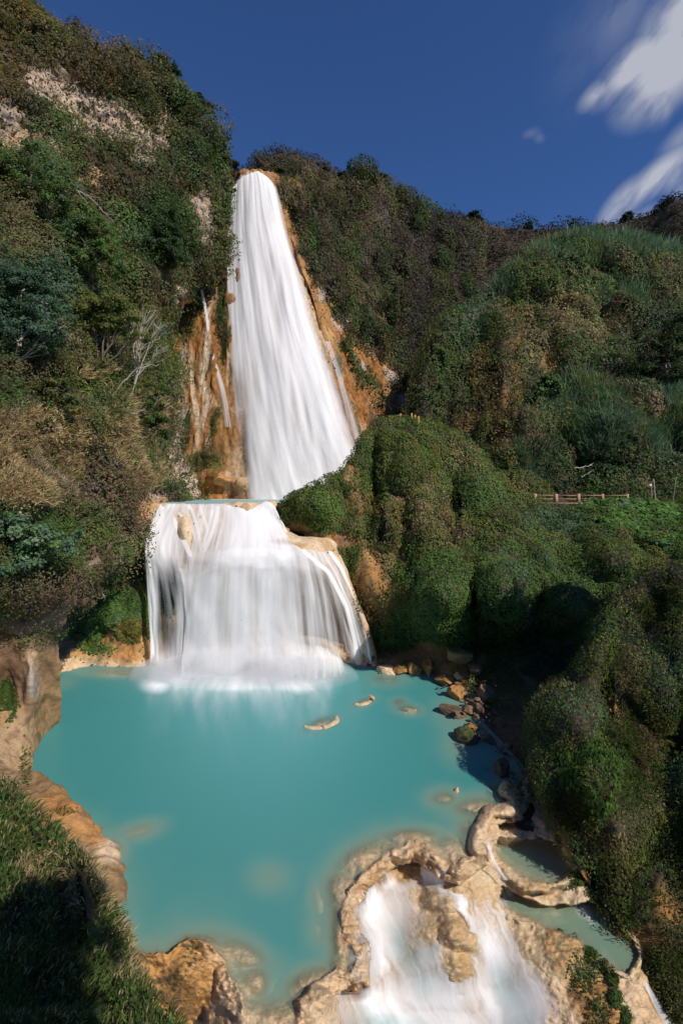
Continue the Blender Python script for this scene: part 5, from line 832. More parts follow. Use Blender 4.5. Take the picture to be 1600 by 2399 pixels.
# ================================================================== THINGS
def empty(name, loc, label, cat, group=None):
    o = bpy.data.objects.new(name, None); COL.objects.link(o); o.location = [float(x) for x in loc]; o.empty_display_size = .2
    return tag(o, label, cat, group)
def tubes(name, paths, mat, parent=None, sides=5):
    """paths: list of (points[(x,y,z)...], radii[...])"""
    V, Fc = [], []; b = 0
    for pts, rad in paths:
        pts = np.array(pts, float); n = len(pts)
        if n < 2: continue
        t = nrmz(np.gradient(pts, axis=0)); ref = np.array([0, 0, 1.0]) if abs(t[0, 2]) < .9 else np.array([1.0, 0, 0])
        x = nrmz(np.cross(t, ref)); y = np.cross(t, x)
        for k in range(sides):
            a = 2 * math.pi * k / sides; V.append(pts + (x * math.cos(a) + y * math.sin(a)) * np.array(rad)[:, None])
        ring = lambda i, k: b + (k % sides) * n + i
        for i in range(n - 1):
            for k in range(sides): Fc.append((ring(i, k), ring(i + 1, k), ring(i + 1, k + 1), ring(i, k + 1)))
        b += n * sides
    V = np.concatenate(V); q = np.array(Fc)
    return mesh_quads(name, V, q, mat, smooth=True, parent=parent)
def wob(a, b, n, amp, sag=0.0):
    a, b = np.array(a, float), np.array(b, float); t = np.linspace(0, 1, n)[:, None]; p = a + (b - a) * t
    d = np.cumsum(RNG.normal(size=(n, 3)), 0); d = d - d[:1] - t * (d[-1] - d[0]); L = np.linalg.norm(b - a)
    p = p + d * amp * L / n; p[:, 2] -= sag * L * (4 * t[:, 0] * (1 - t[:, 0])); return p
def crown_leaves(name, centers, radii, n, mix, size, parent, D, sub=16, bright=1.0, flat=.8, aspect=.45, hollow=.35):
    w = np.array(radii) ** 2; w = w / w.sum(); pos, nor = [], []
    cl_pos, cl_r, cl_n, cl_c = [], [], [], []
    for c, r, k in zip(centers, radii, (w * sub * len(radii)).astype(int) + 4):
        d = nrmz(RNG.normal(size=(k, 3))); d[:, 2] = np.where(d[:, 2] < -.5, -d[:, 2], d[:, 2]); rr = r * RNG.uniform(hollow + .2, 1.0, k)[:, None]
        cl_pos.append(np.array(c) + d * rr * np.array([1, 1, flat])); cl_r.append(r * RNG.uniform(.16, .36, k)); cl_n.append(d)
    cp, cr_, cn = np.concatenate(cl_pos), np.concatenate(cl_r), np.concatenate(cl_n); cc = pick(len(cp), mix) * RNG.uniform(.7, 1.3, len(cp))[:, None]
    p = cr_ ** 2; idx = RNG.choice(len(cp), n, p=p / p.sum()); off = RNG.normal(size=(n, 3)) * .5; off[:, 2] *= .6
    pos = cp[idx] + off * cr_[idx][:, None]
    ln = nrmz(cn[idx] * .7 + nrmz(off) * .5 + np.array([0, 0, .5]) + RNG.normal(size=(n, 3)) * .4)
    ax = RNG.normal(size=(n, 3)); ax = nrmz(ax - ln * (ax * ln).sum(1)[:, None]); ax[:, 2] -= .25
    s = size * 2.346 * D / F0 * RNG.uniform(.6, 1.3, n); col = (cc[idx] * .6 + pick(n, mix) * .4) * RNG.uniform(.7, 1.35, n)[:, None] * bright
    inv = np.array([0, 0, 0]) if parent is None else np.array(parent.location)
    o = leaves_mesh(name, pos - inv, ax, ln, s, s * aspect, col, M_LEAF, parent)
    return o
def tree(name, label, px, py, D, top, blobs, mix, n, size=1.9, trunk=.22, bark=None, bright=1.0, cat='tree', group=None, flat=.8, crown='crown', dense=16, twigs=3, sink=0.4):
    """px,py,D: foot of the trunk; top: height of the trunk in photo pixels; blobs: crown masses (dx, up, radius, depth offset m) in photo pixels"""
    k = D / F0; base = P2W(px, py, D) + np.array([0, 0, -sink]); root = empty(name, base, label, cat, group)
    cs = [base + np.array([dx * k, dy, up * k + sink]) for dx, up, r, dy in blobs]; rs = [r * k for _, _, r, _ in blobs]
    mean = np.mean([c for c in cs], 0); tp = base + (mean - base) * .55; tp[2] = base[2] + sink + top * k
    paths = []; tr = wob(base, tp, 7, .10); R0 = trunk; paths.append((tr - base, np.linspace(R0, R0 * .6, 7)))
    for c, r in zip(cs, rs):
        b = wob(tr[RNG.integers(3, 7)], c, 6, .16); paths.append((b - base, np.linspace(R0 * .5, R0 * .12, 6)))
        for _ in range(twigs):
            d = nrmz(RNG.normal(size=3)) * r * RNG.uniform(.6, .95); d[2] = abs(d[2]) * .8
            paths.append((wob(b[RNG.integers(2, 6)], c + d, 5, .2) - base, np.linspace(R0 * .22, R0 * .05, 5)))
    tubes('trunk', paths, bark or M_BARK, root)
    if n: crown_leaves(crown, cs, rs, n, mix, size, root, D, bright=bright, flat=flat, sub=dense)
    return root

# ---- ridge trees against the sky and trees that stand out on the left cliff
SK = {'scrub': 3, 'dark': 3, 'brown': 1, 'olive': 1}
tree('tree', 'wispy half bare tree standing highest on the upper left skyline', 178, 128, 72, 40, [(0, 62, 26, 0), (-22, 50, 20, 0), (24, 44, 20, 0), (-32, 30, 16, 0), (36, 26, 16, 0), (4, 30, 24, 0)], {'scrub': 4, 'grey': 1, 'brown': 2, 'dark': 1}, 1500, size=1.3, trunk=.28, twigs=14, bright=.8)
tree('tree', 'dark leafy tree leaning over the sky at the corner of the left cliff', 388, 205, 81, 40, [(-8, 58, 20, 0), (10, 40, 24, 0), (28, 28, 14, 0), (-14, 28, 22, 0), (0, 10, 26, 0), (-4, 74, 10, 0)], {'dark': 4, 'green': 1.5}, 4200, size=1.6, trunk=.3, twigs=5, bright=.8)
tree('tree', 'dark round tree on the skyline step just right of the corner of the left cliff', 462, 262, 84, 20, [(0, 22, 22, 0), (-18, 14, 14, 0), (20, 8, 20, 0), (2, 34, 10, 0)], {'dark': 4, 'green': 1}, 3000, size=1.6, trunk=.3, bright=.75)
tree('tree', 'small olive tree on the skyline left of the dark leaning tree', 300, 150, 76, 16, [(0, 18, 24, 0), (-26, 10, 20, 0), (24, 8, 20, 0)], {'olive': 3, 'green': 2, 'dark': 1}, 2600, size=1.6, bright=.9)
tree('tree', 'brushy golden topped tree at the top left corner', 70, 52, 68, 16, [(0, 20, 34, 0), (-34, 34, 34, 0), (26, 0, 22, 0)], {'gold': 3, 'olive': 3, 'rust': 1, 'dark': 2}, 3600, size=1.6, bright=.9)
tree('tree', 'grey green bushy tree bulging over the drop left of the tall waterfall', 492, 352, 85, 30, [(0, 20, 34, -2), (20, -16, 30, -2), (-20, -14, 34, -3), (34, -50, 26, -2), (4, -60, 36, -3)], {'grey': 1, 'olive': 2, 'green': 2, 'dark': 2, 'scrub': 1}, 6500, size=1.6, bright=1.0)
tree('tree', 'dark tree hanging beside the lip of the tall waterfall', 552, 425, 87, 14, [(-6, 26, 20, -1), (8, 6, 14, -1), (-14, -12, 20, -1)], {'dark': 3, 'olive': 1, 'brown': 2}, 2200, size=1.5, bright=.8)
tree('tree', 'big deep green tree growing on the cliff left of the middle of the tall waterfall', 375, 640, 64, 50, [(-10, 80, 44, -3), (34, 60, 38, -3), (-46, 50, 38, -3), (10, 20, 44, -3), (50, 10, 30, -3), (-20, 120, 30, -2), (30, 110, 28, -2)], {'dark': 4, 'green': 3, 'teal': 1}, 15000, size=1.8, trunk=.3, bright=1.0)
tree('tree', 'bluish green leafy tree with a pale slender trunk at the left edge', 12, 942, 33.5, 140, [(40, 260, 62, 0), (100, 230, 50, 0), (-10, 200, 60, 0), (60, 170, 56, 0), (110, 150, 40, 0), (10, 290, 46, 1), (70, 120, 34, 0), (-20, 130, 40, 0), (140, 200, 30, 0)], {'blue': 5, 'teal': 2.5, 'green': 1, 'dark': 1}, 24000, size=2.0, trunk=.16, bark=M_PALE, bright=1.2)
tree('tree', 'flat topped pale green tree with dark forked trunks in the middle of the left cliff', 238, 930, 42, 90, [(-20, 200, 46, 0), (30, 210, 44, 0), (70, 180, 36, 0), (-60, 170, 36, 0), (10, 165, 40, 0), (90, 140, 28, 0), (-80, 130, 26, 0)], {'olive': 4, 'green': 2.5, 'moss': 2, 'fresh': .6}, 15000, size=1.8, trunk=.18, flat=.5, twigs=7, bright=1.4)
tree('tree', 'bare grey branched tree beside the flat topped pale green one', 300, 930, 44, 60, [(40, 130, 40, 0), (70, 160, 36, 0), (10, 180, 34, 0), (80, 110, 30, 0), (50, 200, 26, 0)], {'olive': 1}, 0, trunk=.13, bark=M_PALE, twigs=16)
tree('tree', 'bright green drooping tree left of centre on the cliff', 215, 640, 46, 30, [(0, 70, 44, -1), (-46, 60, 38, -1), (40, 30, 38, -1), (66, -4, 30, -1), (-20, 20, 40, -1), (20, 100, 30, 0)], {'fresh': 1.4, 'green': 4, 'blue': 1.2, 'olive': 1.4}, 13000, size=1.9, trunk=.2, bright=1.3)
tree('tree', 'light green tree hanging low on the upper left edge of the cliff', 60, 560, 45, 60, [(30, 120, 50, 0), (-20, 160, 50, 0), (70, 80, 44, 0), (0, 70, 44, 0), (100, 110, 34, 0), (-30, 90, 40, 0), (20, 200, 30, 0)], {'fresh': 1, 'green': 4, 'olive': 2, 'blue': 1}, 15000, size=1.8, trunk=.22, bright=1.25)
tree('tree', 'dark feathery tree clinging above the grey rock left of the orange wall', 345, 1010, 49, 40, [(0, 60, 34, 0), (20, 20, 36, -1), (-30, 30, 28, 0), (34, 90, 26, 0), (-10, 100, 26, 0), (44, -10, 22, 0)], {'green': 3, 'dark': 2, 'moss': 1.5}, 9500, size=1.7, trunk=.16, flat=.6, bright=1.15)
tree('tree', 'small tree with yellowed leaves in the middle of the left cliff', 150, 1010, 35, 40, [(0, 90, 34, -1), (-24, 50, 32, -1), (30, 50, 36, -1), (10, 10, 34, -1), (-40, 10, 28, -1)], {'olive': 3, 'gold': 1.2, 'blue': 1.5, 'dark': 1.5, 'green': 1.5}, 9500, size=2.0, trunk=.12, bright=1.25)
tree('shrub', 'broad grey green shrub with paddle shaped leaves jutting over the dark overhang', 60, 1335, 26, 30, [(0, 100, 46, -1), (60, 80, 42, -1), (110, 60, 34, -1), (-50, 80, 46, -1), (30, 30, 50, -1), (-30, 20, 46, -1), (140, 84, 20, -1)], {'blue': 3, 'reed': 3, 'fresh': 1, 'green': 2}, 11500, size=2.7, trunk=.09, cat='shrub', crown='foliage', bright=1.45)
tree('shrub', 'green shrub sprouting under the overhang left of the lower falls', 255, 1365, 36.5, 14, [(0, 14, 26, -.5), (24, 10, 22, -.5), (-24, 4, 20, -.5), (6, -10, 20, -.5)], {'green': 3, 'dark': 2}, 3600, size=1.8, trunk=.05, cat='shrub', crown='foliage')
# hazy trees on the knoll behind the lip
for lab, px, py, r in (('hazy round tree on the knoll right behind the lip of the tall waterfall', 664, 396, 30), ('second hazy tree on the knoll, right of the gap behind the waterfall lip', 715, 404, 24), ('low hazy tree at the right end of the knoll behind the waterfall', 758, 416, 24)):
    tree('tree', lab, px, py, 152, 10, [(0, 12, r, 0), (-r * .7, 0, r * .8, 0), (r * .8, -4, r * .8, 0)], {'scrub': 4, 'grey': 2, 'dark': 2}, 2600, size=1.5, trunk=.4, bright=.8)
tree('tree', 'green topped tree on the rock knob at the right edge of the waterfall lip', 628, 418, 97, 12, [(0, 22, 24, 0), (24, 6, 24, 0), (-14, 0, 14, -1), (46, -14, 22, 0)], {'olive': 3, 'moss': 2, 'dark': 2, 'rust': .6}, 4200, size=1.5, trunk=.3, bright=.85)
for lab, px, py, D, r, mx in (('dark tree on the crest just right of the highest brush clump', 892, 440, 120, 20, {'dark': 4, 'scrub': 1}), ('dark tree a step further down the crest with a ragged top', 935, 470, 126, 22, {'dark': 3, 'scrub': 2}), ('small dark tree low on the crest where the far ridge begins', 975, 492, 132, 16, {'dark': 2, 'scrub': 3}),
                              ('tawny brush clump forming the highest point of the crest right of the falls', 845, 430, 112, 24, {'tan': 3, 'olive': 3, 'brown': 1}), ('dark bush between the knoll and the tawny clump on the crest', 800, 425, 114, 14, {'dark': 3, 'olive': 1}),
                              ('small dark tree on the far ridge above the valley', 1112, 516, 185, 14, {'dark': 4}), ('lone tiny tree on the far ridge near its middle', 1236, 534, 182, 8, {'dark': 4}), ('dark tree on the far ridge left of the rising right end', 1470, 520, 174, 14, {'dark': 4}),
                              ('tall dark tree on the rising right end of the far ridge', 1560, 500, 160, 24, {'dark': 4, 'scrub': 1}), ('dark tree at the right end of the ridge by the picture edge', 1596, 506, 158, 26, {'dark': 3, 'scrub': 1})):
    tree('tree', lab, px, py, D, r * .5, [(0, r * .7, r, 0), (-r * .8, 0, r * .7, 0), (r * .8, -r * .1, r * .7, 0)], mx, 1900, size=1.4, trunk=.35, bright=.65)
# trees and shrubs on the right hand hill
tree('shrub', 'green shrub with drooping leaves in the middle of the big right hill', 1275, 925, 62, 16, [(0, 26, 22, -1), (18, 8, 22, -1), (-18, 6, 20, -1)], {'fresh': 1, 'green': 4, 'blue': 1}, 4000, size=1.9, trunk=.12, cat='shrub', crown='foliage', bright=1.2)
tree('shrub', 'leafy green shrub on the crown of the big right hill', 1350, 650, 82, 18, [(0, 26, 34, 0), (36, 14, 28, 0), (-36, 6, 28, 0), (10, -10, 30, -1)], {'green': 4, 'fresh': 1.2, 'dark': 1}, 6500, size=1.8, trunk=.2, cat='shrub', crown='foliage', bright=1.0)
tree('tree', 'dark leafy tree behind the walkway fence', 1430, 1170, 54, 40, [(0, 60, 34, 1), (-40, 50, 28, 1), (36, 40, 30, 1), (-20, 20, 26, 1), (70, 60, 28, 1)], {'dark': 3, 'green': 2, 'blue': 1}, 8000, size=1.9, trunk=.14, bright=1.0)
tree('tree', 'shadowy tree at the right edge of the big hill', 1560, 900, 62, 60, [(0, 80, 50, 0), (30, 130, 44, 0), (-30, 40, 44, 0), (20, 10, 50, 0), (-50, 100, 30, 0)], {'dark': 4, 'green': 2, 'scrub': 1}, 11000, size=1.8, trunk=.25, bright=.9)

# ---- boulders
_ico = {}
def ico(sub):
    if sub not in _ico:
        import bmesh
        bm = bmesh.new(); bmesh.ops.create_icosphere(bm, subdivisions=sub, radius=1); v = np.array([x.co[:] for x in bm.verts]); f = np.array([[x.index for x in p.verts] for p in bm.faces]); bm.free(); _ico[sub] = (v, f)
    return _ico[sub]
def boulder(name, label, px, py, D, rx, ry, depth, cols, seed, cat='boulder', wet=None, rot=0.0, sub=5, moss=0.0, cuts=15, group=None, flatb=.0):
    """rx, ry: half sizes in photo pixels; depth: half depth in metres"""
    v, f = ico(sub); k = D / F0; rg = np.random.default_rng(seed); p = v.copy()
    for _ in range(cuts):
        d = nrmz(rg.normal(size=3)); lim = rg.uniform(.42, .82); h = p @ d; p = p - np.maximum(h - lim, 0)[:, None] * d * .93
    p = p * (1 + .14 * fbm(v, .9, 4, seed)[:, None] + .07 * (1 - 2 * np.abs(fbm(v, .35, 4, seed + 1)))[:, None] + .03 * fbm(v, .1, 3, seed + 4)[:, None])
    c, s_ = math.cos(rot), math.sin(rot); x, z = p[:, 0] * rx * k, p[:, 2] * ry * k; x, z = x * c - z * s_, x * s_ + z * c
    p = np.stack([x, p[:, 1] * depth, z], -1); w = P2W(px, py, D)
    a, b = fbm(v, .6, 4, seed + 2), fbm(v, .25, 3, seed + 3)
    col = np.array(cols[0]) * (1 - sstep(-.1, .3, a))[:, None] + np.array(cols[1]) * sstep(-.1, .3, a)[:, None]; kk = (sstep(.05, .3, b) * .7)[:, None]; col = col * (1 - kk) + np.array(cols[2]) * kk
    if moss: mm = (sstep(.3, .8, v[:, 2] + .8 * a) * moss)[:, None]; col = col * (1 - mm) + np.array([.05, .075, .015]) * mm
    if wet is not None: ww = (1 - sstep(wet - .15, wet + .15, v[:, 2] + .2 * a))[:, None] * .8; col = col * (1 - ww) + np.array([.50, .40, .26]) * ww
    st = np.arange(0, 3 * len(f), 3); o = raw_mesh(name, p, f.ravel(), st, np.full(len(f), 3), M_NEAR, col=col, smooth=True); o.location = w.tolist()
    return tag(o, label, cat, group)
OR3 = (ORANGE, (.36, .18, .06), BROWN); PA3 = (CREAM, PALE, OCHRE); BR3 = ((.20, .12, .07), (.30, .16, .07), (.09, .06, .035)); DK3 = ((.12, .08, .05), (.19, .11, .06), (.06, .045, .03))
GB = 'boulders along the shaded right shore of the pool'
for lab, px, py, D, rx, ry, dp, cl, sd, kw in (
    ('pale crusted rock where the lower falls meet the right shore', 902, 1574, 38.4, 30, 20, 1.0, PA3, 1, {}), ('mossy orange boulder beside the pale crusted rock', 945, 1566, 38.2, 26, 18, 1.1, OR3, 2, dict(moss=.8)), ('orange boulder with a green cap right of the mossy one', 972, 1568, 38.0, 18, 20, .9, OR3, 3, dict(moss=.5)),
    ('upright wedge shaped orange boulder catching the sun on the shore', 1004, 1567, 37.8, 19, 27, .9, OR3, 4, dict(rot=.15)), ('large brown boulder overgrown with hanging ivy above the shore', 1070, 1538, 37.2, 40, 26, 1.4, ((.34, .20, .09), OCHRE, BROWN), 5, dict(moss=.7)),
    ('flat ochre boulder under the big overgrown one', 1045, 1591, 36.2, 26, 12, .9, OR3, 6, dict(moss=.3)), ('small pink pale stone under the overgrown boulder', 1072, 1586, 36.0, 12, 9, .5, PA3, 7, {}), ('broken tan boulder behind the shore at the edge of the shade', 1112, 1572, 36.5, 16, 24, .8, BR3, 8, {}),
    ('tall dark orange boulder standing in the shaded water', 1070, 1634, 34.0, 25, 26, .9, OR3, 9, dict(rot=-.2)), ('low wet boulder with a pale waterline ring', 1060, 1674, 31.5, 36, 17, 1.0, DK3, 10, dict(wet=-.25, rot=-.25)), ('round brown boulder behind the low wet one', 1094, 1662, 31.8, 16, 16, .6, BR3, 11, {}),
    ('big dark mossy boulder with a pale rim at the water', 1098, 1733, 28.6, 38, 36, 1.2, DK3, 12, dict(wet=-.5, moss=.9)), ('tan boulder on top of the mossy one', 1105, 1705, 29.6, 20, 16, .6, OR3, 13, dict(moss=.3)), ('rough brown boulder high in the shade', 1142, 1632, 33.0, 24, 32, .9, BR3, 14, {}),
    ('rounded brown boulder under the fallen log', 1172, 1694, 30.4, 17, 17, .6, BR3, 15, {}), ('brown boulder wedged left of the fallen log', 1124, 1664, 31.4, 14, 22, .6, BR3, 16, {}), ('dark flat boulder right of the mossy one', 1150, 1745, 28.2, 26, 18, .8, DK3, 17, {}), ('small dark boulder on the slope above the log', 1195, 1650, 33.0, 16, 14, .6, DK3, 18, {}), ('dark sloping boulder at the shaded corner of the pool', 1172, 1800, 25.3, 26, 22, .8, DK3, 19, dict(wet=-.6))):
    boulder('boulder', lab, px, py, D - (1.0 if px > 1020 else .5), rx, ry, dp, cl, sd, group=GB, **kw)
boulder('boulder', 'pale mossy boulder tucked under the left tip of the green mound', 668, 1240, 42.0, 17, 14, .7, (OCHRE, ORANGE, PALE), 30, moss=.3)
boulder('boulder', 'tan boulder on the left bank of the upper pool', 352, 1192, 44.0, 20, 13, .9, (LIME, ORANGE, BROWN), 31, rot=-.5)
boulder('boulder', 'angular dark edged boulder next to the tan one by the upper pool', 334, 1184, 44.5, 14, 16, .8, (LIME, GREY, BROWN), 32)
boulder('boulder', 'rounded grey pink boulder at the foot of the orange wall by the upper pool', 440, 1140, 66, 26, 26, 1.8, (LIME, GREY, LIME), 33)
boulder('boulder', 'blocky grey pink boulder left of the rounded one at the foot of the wall', 392, 1130, 62, 30, 30, 1.8, (LIME, (.5, .36, .27), GREY), 34)
boulder('boulder', 'orange boulder between the grey boulders and the tall waterfall', 515, 1122, 70, 30, 22, 1.8, OR3, 35)
boulder('boulder', 'knob of pink rock sticking out of the shallow pool near the right rim', 1067, 1862, 22.6, 10, 17, .25, ((.5, .33, .24), PALE, OCHRE), 36, rot=-.2, sub=4)
boulder('boulder', 'round brown boulder against the buttress at the left edge', 8, 1690, 26.2, 26, 26, .7, (OCHRE, (.33, .2, .1), BROWN), 37)

def rubble(name, label, n, spots, cols, seed, smin=.08, smax=.3):
    v, f = ico(2); rg = np.random.default_rng(seed); V, F2, Cc = [], [], []
    for k in range(n):
        x, y, rx, ry, z0, z1 = spots[rg.integers(len(spots))]; px, py = x + rg.normal() * rx, y + rg.normal() * ry; D = Dz(py, rg.uniform(z0, z1)) + .1; r = smin + (smax - smin) * rg.random() ** 2
        p = v * (1 + .3 * fbm(v + k, .8, 2, seed)[:, None]) * np.array([rg.uniform(.7, 1.3), rg.uniform(.7, 1.2), rg.uniform(.35, .7)]) * r; F2.append(f + len(v) * k); V.append(p + P2W(px, py, D)); Cc.append(np.tile(np.array(cols[rg.integers(len(cols))]) * rg.uniform(.6, 1.2), (len(v), 1)))
    f_ = np.concatenate(F2); o = raw_mesh(name, np.concatenate(V), f_.ravel(), np.arange(0, 3 * len(f_), 3), np.full(len(f_), 3), M_NEAR, col=np.concatenate(Cc), smooth=False); return tag(o, label, 'rubble', kind='stuff')
rubble('shore_rubble', 'small broken stones between the boulders on the shaded right shore', 90, [(960, 1574, 30, 4, .05, .2), (1050, 1602, 14, 8, .05, .3), (1105, 1655, 12, 16, .1, .7), (1140, 1695, 18, 20, .3, 1.2), (1180, 1765, 14, 18, .1, .7), (1140, 1620, 26, 20, .8, 1.8), (1195, 1820, 10, 10, .1, .3)], [BROWN, (.20, .12, .07), (.28, .17, .09), (.12, .08, .05)], 5, .06, .2)
rubble('ledge_rubble', 'small stones on the left bank of the upper pool', 60, [(345, 1192, 16, 5, 12.4, 12.8)], [LIME, OCHRE, BROWN], 6, .1, .35) if False else None
# ---- curved travertine shoals just breaking the surface of the pool
def shoal(label, pts, w, h):
    P = np.array([[*P2W(x, y, Dz(y, 0.0))] for x, y in pts]); P = crom(P, 24); r = w * np.sin(np.linspace(.25, math.pi - .25, 24)) * (1 + .2 * RNG.normal(size=24)); P[:, 2] = h - r
    o = tubes('shoal', [(P, r)], M_NEAR, sides=10); me = o.data; a = me.attributes.new('Col', 'FLOAT_COLOR', 'POINT'); a.data.foreach_set('color', np.tile(np.array([.60, .46, .27, 1], np.float32), len(me.vertices)))
    return tag(o, label, 'rock', 'travertine shoals in the pool')
shoal('hook shaped cream shoal in the middle of the pool', [(714, 1703), (740, 1706), (765, 1702), (786, 1691), (789, 1679)], .36, .10)
shoal('smaller curved cream shoal behind the hook shaped one', [(831, 1650), (848, 1650), (864, 1645), (872, 1636), (866, 1630)], .34, .10)
shoal('straight drowned shoal near the right shore', [(930, 1664), (950, 1668), (975, 1662)], .34, .02)

# ---- walkway fence, rope posts and signs
def box_mesh(name, boxes, mat, parent=None):
    """boxes: (cx, cy, cz, sx, sy, sz) joined into one mesh, edges slightly chamfered at the top"""
    V, Q = [], []
    for cx, cy, cz, sx, sy, sz in boxes:
        b = len(V); c = .14 * min(sx, sy)
        for zz, g in ((-sz / 2, 0), (sz / 2 - c, 0), (sz / 2, c)):
            for ax_, ay_ in ((-1, -1), (1, -1), (1, 1), (-1, 1)): V.append((cx + ax_ * (sx / 2 - g), cy + ay_ * (sy / 2 - g), cz + zz))
        Q.append((b + 3, b + 2, b + 1, b)); Q.append((b + 8, b + 9, b + 10, b + 11))
        for l in (0, 4):
            for k in range(4): Q.append((b + l + k, b + l + (k + 1) % 4, b + l + 4 + (k + 1) % 4, b + l + 4 + k))
    return mesh_quads(name, np.array(V, float), np.array(Q), mat, parent=parent)
FD = 48.2; kf = FD / F0
def fx(px): return (px - CX) * kf
def fz(py): return EYE + (HY - py) * kf
froot = empty('walkway_fence', (fx(1252), FD, fz(1184)), 'low wooden walkway fence with thick square posts and two rails on the right', 'fence'); fo = np.array(froot.location)
pxs = [(1252, 7.5), (1302, 7), (1355, 6.4), (1412, 5.2), (1471, 5.0)]
for i_, (p_, w_) in enumerate(pxs): box_mesh('post', [(fx(p_) - fo[0], i_ * .05, (fz(1157) + fz(1184)) / 2 - fo[2], w_ * kf, w_ * kf, (1184 - 1157) * kf)], M_WOOD, froot)
for (a, wa), (b, wb) in zip(pxs, pxs[1:]):
    x0, x1 = fx(a + wa / 2) - fo[0], fx(b - wb / 2) - fo[0]
    for py_, h_ in ((1160.5, 1.5), (1169, 1.7)): box_mesh('rail', [((x0 + x1) / 2, .08, fz(py_) - fo[2], x1 - x0, .09, h_ * kf)], M_WOOD, froot)
box_mesh('base_beam', [((fx(1256) + fx(1480)) / 2 - fo[0], -.25, fz(1179.5) - fo[2], fx(1480) - fx(1256), .16, 4 * kf)], M_WOOD, froot)
def post(label, px, top, bot, w, D, mat, name='post', cat='post', group=None, lean=0.0):
    b = P2W(px, bot, D); t = P2W(px + lean, top, D); p = wob((0, 0, -.4), t - b, 6, .02)
    o = tubes(name, [(np.concatenate([p, p[-1:] + [[0, 0, .01]]]), [w / 2] * 6 + [w * .2])], mat, sides=8); o.location = b.tolist(); return tag(o, label, cat, group)
post('slim pale post at the end of the rope left of the walkway fence', 1202, 1143, 1158, .13, 49.5, M_WOOD)
o = tubes('rope', [(wob(P2W(1203, 1147, 49.5), P2W(1249, 1158, 48.3), 14, .01, .03), [.028] * 14)], M_ROPE); tag(o, 'sagging rope running from the slim pale post to the first fence post', 'rope')
o = tubes('rope', [(wob(P2W(1180, 1142, 50), P2W(1201, 1147, 49.5), 8, .01, .03), [.025] * 8)], M_ROPE); tag(o, 'short end of rope left of the slim pale post', 'rope')
sroot = empty('signpost', P2W(1526, 1176, 48), 'tan wooden post with a small white sign right of the walkway fence', 'signpost'); so = np.array(sroot.location)
ps = P2W(1524, 1131, 48) - so; tubes('post', [(np.array([(0, 0, -.4), (0, 0, 0), ps * .5, ps]), [.06, .06, .055, .05])], plain_mat('tan_post', (.40, .20, .10)), sroot, sides=8)
pc = P2W(1521.5, 1137, 47.9) - so; box_mesh('sign_board', [(pc[0], pc[1] - .06, pc[2], .22, .03, .22)], M_SIGN, sroot); tubes('bracket', [(np.array([pc + [0, -.03, 0], ps * .9]), [.02, .02])], M_WOOD, sroot)
post('bare crooked pale stick standing beside the signpost', 1535, 1122, 1176, .09, 48.1, M_PALE, name='stick', cat='stick', lean=-5)
post('thin pale leaning stick near the right picture edge', 1575, 1118, 1172, .05, 49, M_PALE, name='stick', cat='stick', lean=8)
# lookout fence on top of the mound
lr = empty('lookout_fence', P2W(946, 992, 50.5), 'golden log fence of the lookout on top of the green mound', 'fence'); lo = np.array(lr.location)
lk = [(913, 974, 990, 50.8), (938, 969, 986, 51), (964, 968, 994, 50.2), (972, 972, 995, 49.8), (980, 975, 998, 49.5)]
for px_, t_, b_, D0_ in lk: p0, p1 = P2W(px_, b_ + 6, D0_) - lo, P2W(px_, t_, D0_) - lo; tubes('post', [(np.array([p0, (p0 + p1) / 2, p1, p1 + [0, 0, .01]]), [.10, .10, .095, .03])], M_LOGW, lr, sides=8)
for (a, ta, D1), (b, tb, D2) in (((913, 977, 50.8), (938, 973, 51)), ((938, 973, 51), (964, 975, 50.2)), ((913, 984, 50.8), (938, 981, 51)), ((938, 981, 51), (964, 985, 50.2)), ((964, 988, 50.2), (980, 992, 49.5))):
    tubes('rail', [(np.array([P2W(a, ta, D1) - lo, P2W(b, tb, D2) - lo]), [.05, .05])], plain_mat('rail_log', (.25, .14, .06)), lr, sides=6)

# ---- fallen log and dead branches
def branch(label, pts, r0, r1, mat, name='branch', cat='branch', tw=4, amp=.10):
    W_ = np.array([P2W(*p) for p in pts]); W_ = crom(W_, 14) + np.r_[np.zeros((1, 3)), RNG.normal(size=(12, 3)) * r0 * .6, np.zeros((1, 3))]; paths = [(W_ - W_[0], np.linspace(r0, r1, 14))]; L_ = np.linalg.norm(W_[-1] - W_[0])
    for _ in range(tw):
        i = RNG.integers(4, 13); d = nrmz(nrmz(W_[-1] - W_[0]) + RNG.normal(size=3) * .6) * L_ * RNG.uniform(.12, .3); paths.append((wob(W_[i], W_[i] + d, 6, .2) - W_[0], np.linspace(r1 * 1.5, r1 * .4, 6)))
    o = tubes(name, paths, mat, sides=6); o.location = W_[0].tolist(); return tag(o, label, cat)
branch('straight dark log lying across the shaded boulders', [(1114, 1636, 31.6), (1150, 1662, 30.8), (1205, 1706, 29.2)], .10, .07, plain_mat('log', (.15, .10, .07)), 'log', 'log', 0)
branch('dark trunk leaning down to the corner of the pool under the right bank', [(1206, 1760, 26.5), (1185, 1810, 25), (1160, 1850, 23.2)], .12, .08, plain_mat('wet_log', (.13, .07, .04)), 'log', 'log', 0)
branch('long bare branch arching over the bushes high on the left cliff', [(120, 458, 50), (160, 448, 49.6), (200, 455, 49.4), (258, 512, 50)], .09, .03, M_PALE, tw=7)
branch('pale forked limb reaching up right of the flat topped tree', [(262, 930, 42), (300, 880, 41.6), (335, 860, 41.4), (372, 854, 41.6)], .09, .03, M_PALE, tw=6)
branch('short pale dead branch sticking out below the feathery tree', [(292, 980, 42), (315, 968, 41.6), (340, 958, 41.6)], .06, .02, M_PALE, tw=3)
